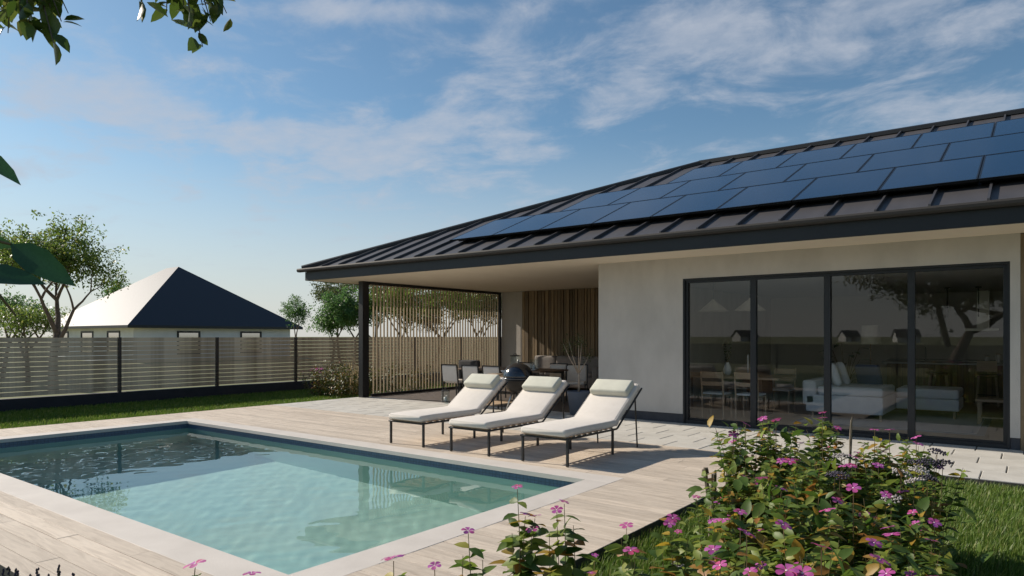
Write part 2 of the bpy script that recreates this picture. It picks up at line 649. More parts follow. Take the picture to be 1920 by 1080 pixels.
MT['bluefab'] = material('blue_upholstery', (0.06, 0.09, 0.17), 0.9)
MT['pot'] = material('slate_blue_pot', (0.115, 0.13, 0.165), 0.6, col2=(0.095, 0.11, 0.14), vscale=4)
MT['bark'] = material('brown_bark', (0.16, 0.12, 0.09), 0.9, col2=(0.09, 0.066, 0.05), vscale=7, stretch=(3, 3, .7), bump=0.6, bscale=14, bstretch=(3, 3, .7))
MT['olivebark'] = material('pale_olive_bark', (0.46, 0.36, 0.27), 0.9, col2=(0.36, 0.28, 0.21), vscale=20)
MT['fence'] = material('fence_board', (0.72, 0.575, 0.405), 0.75, col2=(0.40, 0.30, 0.20), vscale=2.3, stretch=(0.01, 1, 0.02), detail=8, world=True, contrast=(0.40, 0.62), objvar=0.05, bump=0.2, bscale=14, bstretch=(1, 1, .1))
MT['kerb'] = material('dark_fence_kerb', (0.016, 0.017, 0.022), 0.8, col2=(0.024, 0.024, 0.03), vscale=5)
MT['fpost'] = material('fence_post_metal', (0.045, 0.034, 0.028), 0.55)
MT['nroof'] = material('coated_roof_sheet', (0.072, 0.075, 0.083), 0.60, metal=0.9, spec=0.6)
MT['nwall'] = material('neighbour_render', (0.80, 0.785, 0.77), 0.9, col2=(0.72, 0.705, 0.69), vscale=1.0, world=True)
MT['nglass'] = material('neighbour_pane', (0.55, 0.53, 0.52), 0.06, metal=1.0)
MT['soil'] = material('bare_soil', (0.055, 0.04, 0.028), 0.95, col2=(0.035, 0.026, 0.018), vscale=14, bump=0.6)
MT['inwall'] = material('interior_wall', (0.70, 0.67, 0.63), 0.9)
MT['infloor'] = material('interior_oak_floor', (0.46, 0.35, 0.25), 0.45, col2=(0.37, 0.28, 0.195), vscale=2, stretch=(1, 9, 1))
MT['stake'] = material('grey_weathered_stake', (0.20, 0.165, 0.125), 0.95, col2=(0.09, 0.078, 0.055), vscale=16, stretch=(2, 2, .5), bump=0.8, bscale=30, bstretch=(2, 2, .5))
MT['stem'] = material('plant_stem', (0.16, 0.15, 0.06), 0.7, col2=(0.20, 0.12, 0.06), vscale=10)
MT['cone'] = material('grey_cone_scale', (0.46, 0.43, 0.42), 0.8, col2=(0.22, 0.19, 0.18), vscale=30, island=0.3)
MT['seed'] = material('dark_seedhead', (0.035, 0.028, 0.05), 0.7, island=0.5)
MT['lav'] = material('lavender_bud', (0.035, 0.028, 0.055), 0.8, island=0.4)
MT['white'] = material('white_ceramic', (0.72, 0.71, 0.69), 0.4)
MT['shade'] = material('pale_lampshade', (0.66, 0.62, 0.55), 0.8)
MT['rug'] = material('pale_rug', (0.55, 0.55, 0.56), 0.95, col2=(0.50, 0.50, 0.51), vscale=30)
MT['rugedge'] = material('rug_border', (0.30, 0.30, 0.31), 0.95)
MT['stone'] = material('worktop_stone', (0.42, 0.42, 0.42), 0.4)
MT['leaf_tree'] = leaf_material('olive_tree_leaf', [(0.0, (0.085, 0.15, 0.024)), (0.5, (0.15, 0.225, 0.04)), (0.85, (0.22, 0.28, 0.06)), (1.0, (0.28, 0.27, 0.08))], 0.4, 0.55)
MT['leaf_green'] = leaf_material('fresh_tree_leaf', [(0.0, (0.06, 0.14, 0.04)), (0.6, (0.11, 0.22, 0.06)), (1.0, (0.17, 0.27, 0.09))], 0.45, 0.55)
MT['leaf_dark'] = leaf_material('dark_tree_leaf', [(0.0, (0.045, 0.075, 0.022)), (0.6, (0.085, 0.115, 0.035)), (1.0, (0.15, 0.15, 0.055))], 0.45, 0.45)
MT['leaf_vinca'] = leaf_material('periwinkle_leaf', [(0.0, (0.055, 0.115, 0.018)), (0.45, (0.125, 0.195, 0.030)), (0.79, (0.26, 0.31, 0.058)), (0.85, (0.44, 0.31, 0.035)), (0.94, (0.36, 0.16, 0.04)), (1.0, (0.22, 0.25, 0.05))], 0.5, 0.45)
MT['leaf_over'] = leaf_material('overhang_leaf', [(0.0, (0.045, 0.085, 0.014)), (0.7, (0.10, 0.145, 0.026)), (1.0, (0.16, 0.17, 0.04))], 0.3, 0.4)
MT['leaf_broad'] = leaf_material('broad_dark_leaf', [(0.0, (0.024, 0.08, 0.034)), (1.0, (0.045, 0.115, 0.045))], 0.35, 0.35)
MT['leaf_far'] = leaf_material('autumn_bush_leaf', [(0.0, (0.035, 0.06, 0.016)), (0.5, (0.09, 0.11, 0.025)), (0.75, (0.20, 0.17, 0.03)), (0.9, (0.22, 0.09, 0.02)), (1.0, (0.10, 0.12, 0.03))], 0.5, 0.3)
MT['plume'] = leaf_material('dry_grass_plume', [(0.0, (0.38, 0.30, 0.16)), (1.0, (0.50, 0.40, 0.25))], 0.8, 0.4)
MT['petal'] = leaf_material('pink_petal', [(0.0, (0.46, 0.07, 0.30)), (0.35, (0.58, 0.12, 0.36)), (0.6, (0.50, 0.12, 0.46)), (0.8, (0.62, 0.08, 0.22)), (1.0, (0.24, 0.04, 0.27))], 0.6, 0.3)
MT['eye'] = material('flower_eye', (0.75, 0.55, 0.62), 0.7)
MT['grass'] = leaf_material('grass_blade', [(0.0, (0.065, 0.13, 0.014)), (0.5, (0.12, 0.21, 0.026)), (0.85, (0.19, 0.26, 0.05)), (1.0, (0.32, 0.31, 0.12))], 0.5, 0.35)
MT['lawn'] = material('lawn_turf', (0.055, 0.095, 0.018), 0.95, col2=(0.035, 0.065, 0.012), vscale=7, detail=8, bump=0.8, bscale=60, world=True)
MT['field'] = material('field_grass', (0.20, 0.20, 0.085), 0.95, col2=(0.13, 0.15, 0.055), vscale=0.06, detail=9, bump=0.3, bscale=4, world=True)
MT['path'] = material('sunlit_field_tone', (0.52, 0.50, 0.42), 0.9, col2=(0.42, 0.42, 0.33), vscale=5, world=True)  # pale colour paints in the sunlight on the field behind the fence

LAWN = -0.10

# ------------------------------------------------------------------ the setting
def sheet(name, x0, x1, y0, y1, z, m, parent=None):
    b = MB()
    b.add([(x0, y0, z), (x1, y0, z), (x1, y1, z), (x0, y1, z)], [(0, 1, 2, 3)])
    return b.build(name, m, parent)


# field to the horizon with the pool cut out of it
b = MB()
B = 3000.0
px0, px1, py0, py1 = -12.2, -3.5, 2.35, 6.4
z = LAWN - 0.03
ring_o = [(-B, -B), (B, -B), (B, B), (-B, B)]
ring_i = [(px0, py0), (px1, py0), (px1, py1), (px0, py1)]
b.add([(x, y, z) for x, y in ring_o + ring_i], [(0, 1, 5, 4), (1, 2, 6, 5), (2, 3, 7, 6), (3, 0, 4, 7)])
tag(b.build('field', MT['field']), kind='structure')
# garden lawn: strips around deck and house
b = MB()
zl = LAWN
for (x0, x1, y0, y1) in ((-17.15, -13.28, -9.0, 26.0), (-13.28, 14.0, -9.0, 1.56), (-2.45, 14.0, 1.56, 8.76)):
    b.add([(x0, y0, zl), (x1, y0, zl), (x1, y1, zl), (x0, y1, zl)], [(0, 1, 2, 3)])
tag(b.build('lawn', MT['lawn']), kind='structure')
tag(sheet('sunlit_field_strip', -19.4, -17.25, -9, 40, LAWN - 0.02, MT['path']), kind='structure')  # added pale strip standing in for the sunlit field, no real path

# pool deck: joist base, edge board, planks
deck = tag(link('pool_deck', None), kind='structure')
b = MB()
for (x0, x1, y0, y1) in ((-13.27, -2.46, 1.57, 2.28), (-13.27, -2.46, 6.46, 8.73), (-13.27, -12.26, 2.28, 6.46), (-3.42, -2.46, 2.28, 6.46)):
    b.box(x0, x1, y0, y1, -0.12, -0.030)
b.build('deck_base', MT['joist'], deck)
b = MB()
b.box(-2.452, -2.430, 1.54, 8.715, -0.14, -0.004)
b.box(-13.30, -2.4525, 1.54, 1.562, -0.14, -0.004)
b.box(-13.30, -13.278, 1.5625, 8.75, -0.14, -0.004)
b.build('edge_board', MT['edge'], deck)
PITCH = 0.1545
plank_cache = {}


def plank(x0, x1, y0, y1):
    L_, w = round(x1 - x0, 3), round(y1 - y0, 3)
    if (L_, w) not in plank_cache:
        q = MB()
        q.cbox(-L_ / 2, L_ / 2, -w / 2, w / 2, -0.028, 0.0, 0.0022)
        plank_cache[(L_, w)] = q.mesh('plank', MT['plank'])
    o = link('plank', plank_cache[(L_, w)], deck, ((x0 + x1) / 2, (y0 + y1) / 2, rnd.uniform(-0.0012, 0.0008)))
    return o


def plank_rows(x0, x1, ya, yb, n):
    w = (yb - ya) / n
    for i in range(n):
        y0 = ya + i * w
        xs = [x0]
        if x1 - x0 > 2.4:
            q = x0 + [0.6, 1.35, 2.1, 0.95, 1.7][i % 5] + 0.1 * (i % 3)
            while q < x1 - 0.5:
                xs.append(q)
                q += 2.2
        xs.append(x1)
        for a, c in zip(xs[:-1], xs[1:]):
            plank(a + 0.001, c - 0.001, y0 + 0.002, y0 + w - 0.002)


plank_rows(-13.30, -2.43, 1.54, 2.28, 5)
plank_rows(-13.30, -2.43, 6.46, 8.75, 15)
plank_rows(-13.30, -12.25, 2.28, 6.46, 27)
plank_rows(-3.43, -2.43, 2.28, 6.46, 27)

# patio of concrete pavers
patio = tag(link('patio', None), kind='structure')
b = MB()
b.box(-13.28, 3.0, 8.76, 11.195, -0.12, -0.045)
b.build('patio_bed', MT['joist'], patio)
b = MB()
b.box(-2.43, 3.0, 8.715, 8.745, -0.14, -0.012)
b.build('edge_board', MT['edge'], patio)
rows = [8.75, 9.275, 9.79, 10.30, 10.83, 11.30]
pav_cache = {}
for r in range(5):
    off = -4.04 - 0.295 * r
    x = off - 0.515 * math.ceil((off + 13.3) / 0.515)
    while x < 2.9:
        x0, x1 = max(x, -13.30), x + 0.515
        if x1 - x0 > 0.06:
            L_, w = round(x1 - x0, 3), round(rows[r + 1] - rows[r], 3)
            if (L_, w) not in pav_cache:
                q = MB()
                q.cbox(-L_ / 2 + .006, L_ / 2 - .006, -w / 2 + .0025, w / 2 - .0025, -0.05, 0, 0.006)
                pav_cache[(L_, w)] = q.mesh('paver', MT['paver'])
            link('paver', pav_cache[(L_, w)], patio, ((x0 + x1) / 2, (rows[r] + rows[r + 1]) / 2, rnd.uniform(-.0015, .001)))
        x += 0.515
# covered terrace floor
ter = tag(link('terrace_floor', None), kind='structure')
b = MB()
b.box(-13.15, -6.475, 11.312, 11.37, -0.12, 0.006)
b.build('threshold_strip', MT['coping'], ter)
for i in range(37):
    y0 = 11.375 + i * 0.1415
    key = 'tb'
    if key not in pav_cache:
        q = MB()
        q.cbox(-3.335, 3.335, -0.0685, 0.0685, -0.03, 0, 0.003)
        pav_cache[key] = q.mesh('terrace_board', MT['terrace'])
    link('terrace_board', pav_cache[key], ter, (-9.812, y0 + 0.0708, 0.0))
b = MB()
b.box(-13.15, -6.475, 11.375, 16.6, -0.12, -0.031)
b.build('terrace_base', MT['joist'], ter)

# pool
pool = tag(thing('swimming_pool', 'rectangular swimming pool with pale stone coping and blue mosaic waterline', 'swimming pool', (-7.8, 4.4, 0)))
PX0, PX1, PY0, PY1 = -11.95, -3.72, 2.57, 6.17
PD = -1.75
WAVE = 0.00017
b = MB()
b.add([(PX0 - .03, PY0 - .03, PD), (PX1 + .03, PY0 - .03, PD), (PX1 + .03, PY1 + .03, PD), (PX0 - .03, PY1 + .03, PD)], [(0, 1, 2, 3)])
b.build('basin_floor', MT['pool'], pool)
b = MB()
t = MB()
zt0, zt1 = -0.155, -0.05
for (q, za, zb_) in ((b, PD, zt0), (t, zt0, zt1)):
    e = 0.03 if q is b else 0.024
    q.box(PX0 - .3, PX0 - e, PY0 - .3, PY1 + .3, za, zb_)
    q.box(PX1 + e, PX1 + .28, PY0 - .3, PY1 + .3, za, zb_)
    q.box(PX0 - e, PX1 + e, PY0 - .28, PY0 - e, za, zb_)
    q.box(PX0 - e, PX1 + e, PY1 + e, PY1 + .28, za, zb_)
b.build('basin_wall', MT['pool'], pool)
t.build('mosaic_band', MT['pooltile'], pool)
b = MB()
cw = 0.295
q = MB()
b.cbox(PX0 - cw, PX1 + cw, PY0 - cw, PY0, -0.0495, 0.0015, 0.002)
b.build('coping_stone', MT['coping'], pool)
b = MB()
b.cbox(PX0 - cw, PX1 + cw, PY1, PY1 + cw, -0.0495, 0.0015, 0.002)
b.build('coping_stone', MT['coping'], pool)
b = MB()
b.cbox(PX0 - cw, PX0, PY0 + .0015, PY1 - .0015, -0.0495, 0.0015, 0.002)
b.build('coping_stone', MT['coping'], pool)
b = MB()
b.cbox(PX1, PX1 + cw, PY0 + .0015, PY1 - .0015, -0.0495, 0.0015, 0.002)
b.build('coping_stone', MT['coping'], pool)
# water: a finely rippled surface
wnx, wny = 620, 275
gx = np.linspace(PX0 - .029, PX1 + .029, wnx)
gy = np.linspace(PY0 - .029, PY1 + .029, wny)
GX, GY = np.meshgrid(gx, gy, indexing='ij')
GZ = np.zeros_like(GX)
wr = np.random.RandomState(4)
for k in range(34):
    wl = wr.uniform(.12, .45)
    an_ = wr.uniform(0, 6.283)
    amp = WAVE * wl * wr.uniform(.4, 1.0)
    GZ += amp * np.sin(2 * math.pi / wl * (GX * math.cos(an_) + GY * math.sin(an_)) + wr.uniform(0, 6.28))
V = np.stack([GX, GY, -0.128 + GZ], 2).reshape(-1, 3)
ii, jj = np.meshgrid(np.arange(wnx - 1), np.arange(wny - 1), indexing='ij')
a_ = (ii * wny + jj).ravel()
F = np.stack([a_, a_ + wny, a_ + wny + 1, a_ + 1], 1)
wat = tag(link('pool_water', fast_mesh('pool_water', V, F, [MT['water']], True)), kind='structure')
wat.cycles.is_caustics_caster = True
for o in pool.children:
    o.cycles.is_caustics_receiver = True

# ------------------------------------------------------------------ main house
WY = 11.2          # face of the facade
SZ = 2.863         # soffit height
house = thing('main_house', 'white single-storey house with dark hipped metal roof and covered terrace', 'house', (-6, 14, 0))
b = MB()
b.box(-6.47, -4.80, WY, WY + .33, 0.16, SZ)
b.box(-4.80, -0.22, WY, WY + .33, 2.50, SZ)
b.box(-0.22, -0.11, WY, WY + .33, 0.16, SZ)
# wall between terrace and living room with a door opening
b.box(-6.47, -6.22, WY + .33, 12.0, 0.0, SZ)
b.box(-6.47, -6.22, 12.0, 14.6, 2.40, SZ)
b.box(-6.47, -6.22, 14.6, 16.6, 0.0, SZ)
b.build('wall', MT['plaster'], house)
b = MB()
b.box(-13.02, -6.22, 16.6, 16.85, 0.0, SZ)
b.box(-13.02, -12.77, 16.85, 23.0, 0.0, SZ)
b.box(-12.77, 10.0, 22.75, 23.0, 0.0, SZ)
b.box(9.75, 10.0, WY + .04, 22.75, 0.0, SZ)
b.box(-6.47, -6.22, 16.85, 22.75, 0.0, SZ)
b.build('wall', MT['plaster'], house)
b = MB()
b.box(-6.455, -4.803, WY + .012, WY + .3, -0.06, 0.159)
b.build('plinth', MT['plinth'], house)
b = MB()
b.box(-0.217, -0.112, WY + .012, WY + .3, -0.06, 0.159)
b.build('plinth', MT['plinth'], house)
# timber clad bay at the right
cl = MB()
cl.box(-0.108, 9.74, WY + .03, WY + .3, -0.06, SZ - .002)
clad = cl.build('clad_wall', MT['plinth'], house)
bm_ = MB()
bm_.box(0, 0.088, 0, 0.03, -0.05, SZ - .01)
bmesh_ = bm_.mesh('batten', MT['batten'])
for i in range(24):
    link('batten', bmesh_, clad, Vector((-0.107 + i * 0.1, WY - 0.002, 0)) - wloc(clad))
# soffit
b = MB()
b.box(-13.99, 10.9, 10.205, WY - .001, SZ, SZ + .05)
b.box(-13.99, -6.48, WY, 16.59, SZ, SZ + .05)
b.box(-13.99, -13.03, 16.6, 24.0, SZ, SZ + .05)
b.box(-13.02, 10.9, 23.01, 24.0, SZ, SZ + .05)
b.build('soffit', MT['soffit'], house)
b = MB()
b.box(-14.02, 11.0, 10.15, 10.2, SZ - .006, 3.06)
b.box(-14.05, -14.0, 10.2, 24.05, SZ - .006, 3.06)
b.box(-14.0, 11.0, 24.01, 24.05, SZ - .006, 3.06)
b.build('fascia', MT['anthracite'], house)
# gutter: half round channel along the front eave
b = MB()
prof = [(10.145, 3.148), (10.06, 3.148), (10.045, 3.12), (10.05, 3.085), (10.075, 3.062), (10.145, 3.062)]
V = [(-14.22, y, z) for y, z in prof] + [(11.05, y, z) for y, z in prof]
n_ = len(prof)
b.add(V, [(i, (i + 1) % n_, (i + 1) % n_ + n_, i + n_) for i in range(n_)] + [tuple(range(n_ - 1, -1, -1)), tuple(range(n_, 2 * n_))])
b.build('gutter', MT['gutter'], house)
# roof
EY, EZ, RY, RZ, RX = 10.12, 3.125, 17.1, 5.975, -6.86
EX = -14.08
SL = (RZ - EZ) / (RY - EY)
FX, BYY, RX2 = 11.0, 24.08, 4.0
b = MB()
V = [(EX, EY, EZ), (FX, EY, EZ), (RX2, RY, RZ), (RX, RY, RZ), (EX, BYY, EZ), (FX, BYY, EZ)]
V += [(x, y, z - .05) for x, y, z in V]
F = [(0, 1, 2, 3), (1, 5, 2), (5, 4, 3, 2), (4, 0, 3), (0, 6, 7, 1), (4, 10, 6, 0), (1, 7, 11, 5), (5, 11, 10, 4),
     (9, 8, 7, 6), (8, 11, 7), (8, 9, 10, 11), (9, 6, 10)]
b.add(V, F)
roof = b.build('roof', MT['roof'], house)
rl = wloc(roof)
HK = (RY - EY) / (RX - EX)


def seam_mesh(run):
    q = MB()
    h, w = 0.055, 0.014
    V = []
    for (y, zz) in ((0.02, 0.0), (run, 0.0)):
        for (x, up) in ((-w, -0.01), (w, -0.01), (w, h), (-w, h)):
            V.append((x, y, y * SL + up))
    q.add(V, [(0, 1, 2, 3), (7, 6, 5, 4), (0, 4, 5, 1), (1, 5, 6, 2), (2, 6, 7, 3), (3, 7, 4, 0)])
    return q.mesh('roof_seam', MT['seam'])


full_seam = seam_mesh(RY - EY - 0.03)
x = -13.37
while x < 3.9:
    if x < RX:
        me = seam_mesh((x - EX) * HK - 0.02)
    else:
        me = full_seam
    link('roof_seam', me, roof, Vector((x, EY, EZ)) - rl)
    x += 0.617
b = MB()
b.tube([(EX - .02, EY + .0, EZ + .03), (RX, RY, RZ + .03)], 0.07, 6)
b.build('hip_cap', MT['ridge'], roof)
b = MB()
b.tube([(RX - .02, RY, RZ + .035), (RX2, RY, RZ + .035)], 0.075, 6)
b.build('ridge_cap', MT['ridge'], roof)
b = MB()
b.tube([(EX, BYY, EZ + .03), (RX, RY, RZ + .03)], 0.07, 6)
b.build('hip_cap', MT['ridge'], roof)
# post
b = MB()
b.cbox(-13.21, -13.055, 11.12, 11.32, -0.0, SZ - .002, .001)
b.build('post', MT['black'], house)
# larch battens on the terrace back wall
bb = MB()
bb.box(-12.2, -6.48, 16.585, 16.599, 0.0, SZ - .004)
back = bb.build('batten_backing', MT['joist'], house)
x = -12.2
ws = [0.085, 0.06, 0.11, 0.07, 0.095, 0.125, 0.075]
i = 0
bcache = {}
while x < -6.6:
    w = ws[(i * 5 + i // 3) % 7]
    d = [0.03, 0.045, 0.022, 0.038][(i * 3 + i // 4) % 4]
    if (w, d) not in bcache:
        q = MB()
        q.box(0, w, -d, 0, 0.01, SZ - .008)
        bcache[(w, d)] = q.mesh('batten', MT['batten'])
    link('batten', bcache[(w, d)], back, Vector((x, 16.583, 0)) - wloc(back))
    x += w + 0.02
    i += 1


def glazed_door(name, x0, x1, z1, mulls, parent, fw=0.075):
    """sliding door in the facade plane"""
    y0, y1 = WY + .045, WY + .135
    f = MB()
    f.box(x0, x1, y0, y1, z1 - fw, z1)
    f.box(x0, x1, y0 - .02, y1, -0.05, 0.062)
    f.box(x0, x0 + fw, y0, y1, 0.062, z1 - fw)
    f.box(x1 - fw, x1, y0, y1, 0.062, z1 - fw)
    # reveal lining
    f.box(x0 + .001, x0 + .03, WY + .004, y0, 0.0, z1 - .001)
    f.box(x1 - .03, x1 - .001, WY + .004, y0, 0.0, z1 - .001)
    f.box(x0 + .03, x1 - .03, WY + .004, y0, z1 - .03, z1 - .001)
    d = f.build(name, MT['anthracite'], parent)
    xs = [x0 + fw] + mulls + [x1 - fw]
    for k, m_ in enumerate(mulls):
        s_ = MB()
        s_.box(m_ - .045, m_ + .045, y0 - .012, y1 - .003, 0.063, z1 - fw - .001)
        s_.build('stile', MT['anthracite'], d)
    for k in range(len(xs) - 1):
        a = xs[k] + (0.0455 if k else 0.0005)
        c = xs[k + 1] - (0.0455 if k < len(xs) - 2 else 0.0005)
        g_ = MB()
        yy = y0 + (0.03 if k % 2 else 0.05)
        g_.add([(a, yy, 0.063), (c, yy, 0.063), (c, yy, z1 - fw - .001), (a, yy, z1 - fw - .001)], [(0, 1, 2, 3)])
        g_.build('pane', MT['glass'], d)
        # sash rails
        s_ = MB()
        s_.box(a, c, yy - .014, yy + .014, 0.0635, 0.095)
        s_.build('sash_rail', MT['anthracite'], d)
    return d


sd_ = glazed_door('sliding_door', -4.80, -0.22, 2.50, [-3.605, -2.485, -1.365], house)
# glazed side door to terrace
f = MB()
for (a, c) in ((12.0, 12.08), (12.82, 12.9), (13.70, 13.78), (14.52, 14.6)):
    f.box(-6.40, -6.30, a, c, 0.06, 2.34)
f.box(-6.40, -6.30, 12.0, 14.6, 2.34, 2.40)
f.box(-6.40, -6.30, 12.0, 14.6, 0.0, 0.06)
td = f.build('terrace_door', MT['anthracite'], house)
for (a, c) in ((12.08, 12.82), (12.9, 13.70), (13.78, 14.52)):
    g_ = MB()
    g_.add([(-6.35, a, .06), (-6.35, c, .06), (-6.35, c, 2.34), (-6.35, a, 2.34)], [(0, 1, 2, 3)])
    g_.build('pane', MT['clear'], td)
# interior shell
b = MB()
b.box(-6.21, 9.74, WY + .34, 22.7, -0.12, 0.0)
b.build('indoor_floor', MT['infloor'], house)
b = MB()
b.box(-6.21, 9.74, WY + .335, 22.7, 2.64, 2.70)
b.build('indoor_ceiling', MT['inwall'], house)
b = MB()
b.box(-6.21, 9.74, 21.0, 21.1, 0.001, 2.639)
b.box(1.2, 1.3, WY + .335, 20.999, 0.001, 2.639)
b.build('partition_wall', MT['inwall'], house)

# slat screen at the terrace end
scr = thing('slat_screen', 'tall screen of thin upright timber slats closing the terrace end', 'screen', (-13.06, 14, 0))
b = MB()
b.box(-13.10, -13.02, 11.33, 16.59, SZ - .075, SZ - .003)
b.build('top_rail', MT['black'], scr)
b = MB()
b.box(-13.09, -13.03, 11.40, 16.59, 0.008, 0.075)
b.build('bottom_rail', MT['black'], scr)
b = MB()
b.box(-13.095, -13.025, 16.50, 16.59, 0.076, SZ - .076)
b.build('end_post', MT['black'], scr)
q = MB()
q.box(-0.0165, 0.0165, -0.013, 0.013, 0.076, SZ - .076)
me = q.mesh('slat', MT['screen'])
ns = 44
for i in range(ns):
    link('slat', me, scr, Vector((-13.06, 11.47 + i * (16.45 - 11.47) / (ns - 1), 0)) - wloc(scr))

# solar panels
ang = math.atan(SL)
PWX, PLY = 1.165, 1.685
fr_ = MB()
fr_.box(-PWX / 2, PWX / 2, -PLY / 2, -PLY / 2 + .022, -0.036, 0.0)
fr_.box(-PWX / 2, PWX / 2, PLY / 2 - .022, PLY / 2, -0.036, 0.0)
fr_.box(-PWX / 2, -PWX / 2 + .018, -PLY / 2 + .022, PLY / 2 - .022, -0.036, 0.0)
fr_.box(PWX / 2 - .018, PWX / 2, -PLY / 2 + .022, PLY / 2 - .022, -0.036, 0.0)
fr_m = fr_.mesh('panel_frame', MT['pvframe'])
gl_ = MB()
gl_.box(-PWX / 2 + .0185, PWX / 2 - .0185, -PLY / 2 + .0225, PLY / 2 - .0225, -0.03, -0.003)
gl_m = gl_.mesh('panel_glass', MT['pvglass'])
ra_ = MB()
ra_.box(-PWX / 2, PWX / 2, -.02, .02, -0.115, -0.037)
ra_m = ra_.mesh('mounting_rail', MT['pvframe'])
ordn = ['first', 'second', 'third', 'fourth', 'fifth', 'sixth', 'seventh', 'eighth', 'ninth', 'tenth']
rowname = ['lowest', 'middle', 'top']
for r, (xs, ya, nn) in enumerate(((-9.96, 10.88, 9), (-8.17, 12.455, 8), (-6.40, 14.03, 6))):
    for k in range(nn):
        xc = xs + 0.587 + k * 1.1755
        yc = ya + 0.775
        zc_ = EZ + (yc - EY) * SL + 0.145
        o = thing('solar_panel', 'dark blue solar panel, %s from the left in the %s roof row' % (ordn[k], rowname[r]), 'solar panel', (xc, yc, zc_), 0, 'solar panels on the hipped roof')
        o.rotation_euler = (ang, 0, 0)
        link('panel_frame', fr_m, o)
        link('panel_glass', gl_m, o)
        link('mounting_rail', ra_m, o, (0, -.55, 0))
        link('mounting_rail', ra_m, o, (0, .55, 0))

# ------------------------------------------------------------------ boundary fence
fen = thing('boundary_fence', 'horizontal timber board fence with dark posts and low black kerb beside the pool garden', 'fence', (-17.2, 9, LAWN))
b = MB()
b.box(-17.30, -17.12, -2.6, 29.2, LAWN - .1, 0.185)
b.build('fence_kerb', MT['kerb'], fen)
posts = [7.23 + 2.43 * k for k in range(-4, 10)]
q = MB()
q.box(-0.035, 0.035, -0.035, 0.035, 0.0, 1.295)
me = q.mesh('fence_post', MT['fpost'])
for y in posts:
    link('fence_post', me, fen, Vector((-17.155, y, 0.186)) - wloc(fen))
q = MB()
q.box(-0.006, 0.006, -1.178, 1.178, 0.0, 0.0935)
me = q.mesh('fence_board', MT['fence'])
for y in posts[:-1]:
    for k in range(12):
        link('fence_board', me, fen, Vector((-17.172, y + 1.215, 0.222 + k * 0.1055)) - wloc(fen), (0, rnd.uniform(-.006, .006), 0))
# back garden fence behind the viewer, seen in the window panes
fen2 = thing('rear_garden_fence', 'long board fence at the far garden side, mirrored in the glass', 'fence', (-4, -9.5, LAWN))
q = MB()
q.box(-1.18, 1.18, -0.006, 0.006, 0.0, 0.0905)
me2 = q.mesh('fence_board', MT['fence'])
pm2 = MB()
pm2.box(-0.035, 0.035, -0.035, 0.035, 0.0, 1.28)
pm2 = pm2.mesh('fence_post', MT['fpost'])
for i in range(8):
    link('fence_post', pm2, fen2, Vector((-14.0 + i * 2.4, -9.47, LAWN)) - wloc(fen2))
    for k in range(9):
        link('fence_board', me2, fen2, Vector((-12.8 + i * 2.4, -9.5, 0.222 + k * 0.1055)) - wloc(fen2))

# ------------------------------------------------------------------ neighbour house
nb_ = thing('neighbour_house', 'low neighbouring house with grey hipped roof beyond the board fence', 'house', (-50, 25, LAWN))
nx0, nx1, ny0, ny1, ez = -57.8, -43.5, 18.8, 31.3, 2.20
my = (ny0 + ny1) / 2
ap = (nx1 - 6.25, my, 6.62)
ap2 = (nx0 + 6.25, my, 6.62)
b = MB()
V = [(nx0, ny0, ez), (nx1, ny0, ez), (nx1, ny1, ez), (nx0, ny1, ez), ap, ap2]
b.add(V, [(0, 1, 4, 5), (1, 2, 4), (2, 3, 5, 4), (3, 0, 5)])
nroof = b.build('roof', MT['nroof'], nb_)
b = MB()
b.box(nx0, nx1, ny0, ny0 + .04, ez - .17, ez - .004)
b.box(nx1 - .04, nx1, ny0 + .04, ny1, ez - .17, ez - .004)
b.box(nx0, nx0 + .04, ny0 + .04, ny1, ez - .17, ez - .004)
b.build('fascia', MT['anthracite'], nroof)
b = MB()
b.box(nx0 + .04, nx1 - .04, ny0 + .04, ny1 - .04, ez - .10, ez - .06)
b.build('soffit', MT['soffit'], nroof)
b = MB()
wx0, wx1, wy0, wy1 = nx0 + .9, nx1 - .6, ny0 + .6, ny1 - .7
b.box(wx0, wx1, wy0, wy1, LAWN - .05, ez - .101)
b.build('wall', MT['nwall'], nb_)
for (xa, xb_, zt) in ((-55.75, -54.0, 1.86), (-51.85, -49.9, 1.86), (-47.75, -45.9, 1.86)):
    b = MB()
    for (p, q_, r_, s_) in ((xa, xa + .12, .35, zt), (xb_ - .12, xb_, .35, zt), (xa + .12, xb_ - .12, zt - .12, zt), (xa + .12, xb_ - .12, .35, .47)):
        b.box(p, q_, wy0 - .05, wy0 + .02, r_, s_)
    w_ = b.build('window', MT['anthracite'], nb_)
    b = MB()
    b.box(xa + .12, xb_ - .12, wy0 - .015, wy0 + .02, .47, zt - .12)
    b.build('pane', MT['nglass'], w_)
for (ya, yb, zt) in ((22.1, 23.65, 1.86), (26.55, 28.2, 1.86)):
    b = MB()
    for (p, q_, r_, s_) in ((ya, ya + .12, .35, zt), (yb - .12, yb, .35, zt), (ya + .12, yb - .12, zt - .12, zt), (ya + .12, yb - .12, .35, .47)):
        b.box(wx1 - .02, wx1 + .05, p, q_, r_, s_)
    w_ = b.build('window', MT['anthracite'], nb_)
    b = MB()
    b.box(wx1 - .02, wx1 + .015, ya + .12, yb - .12, .47, zt - .12)
    b.build('pane', MT['nglass'], w_)
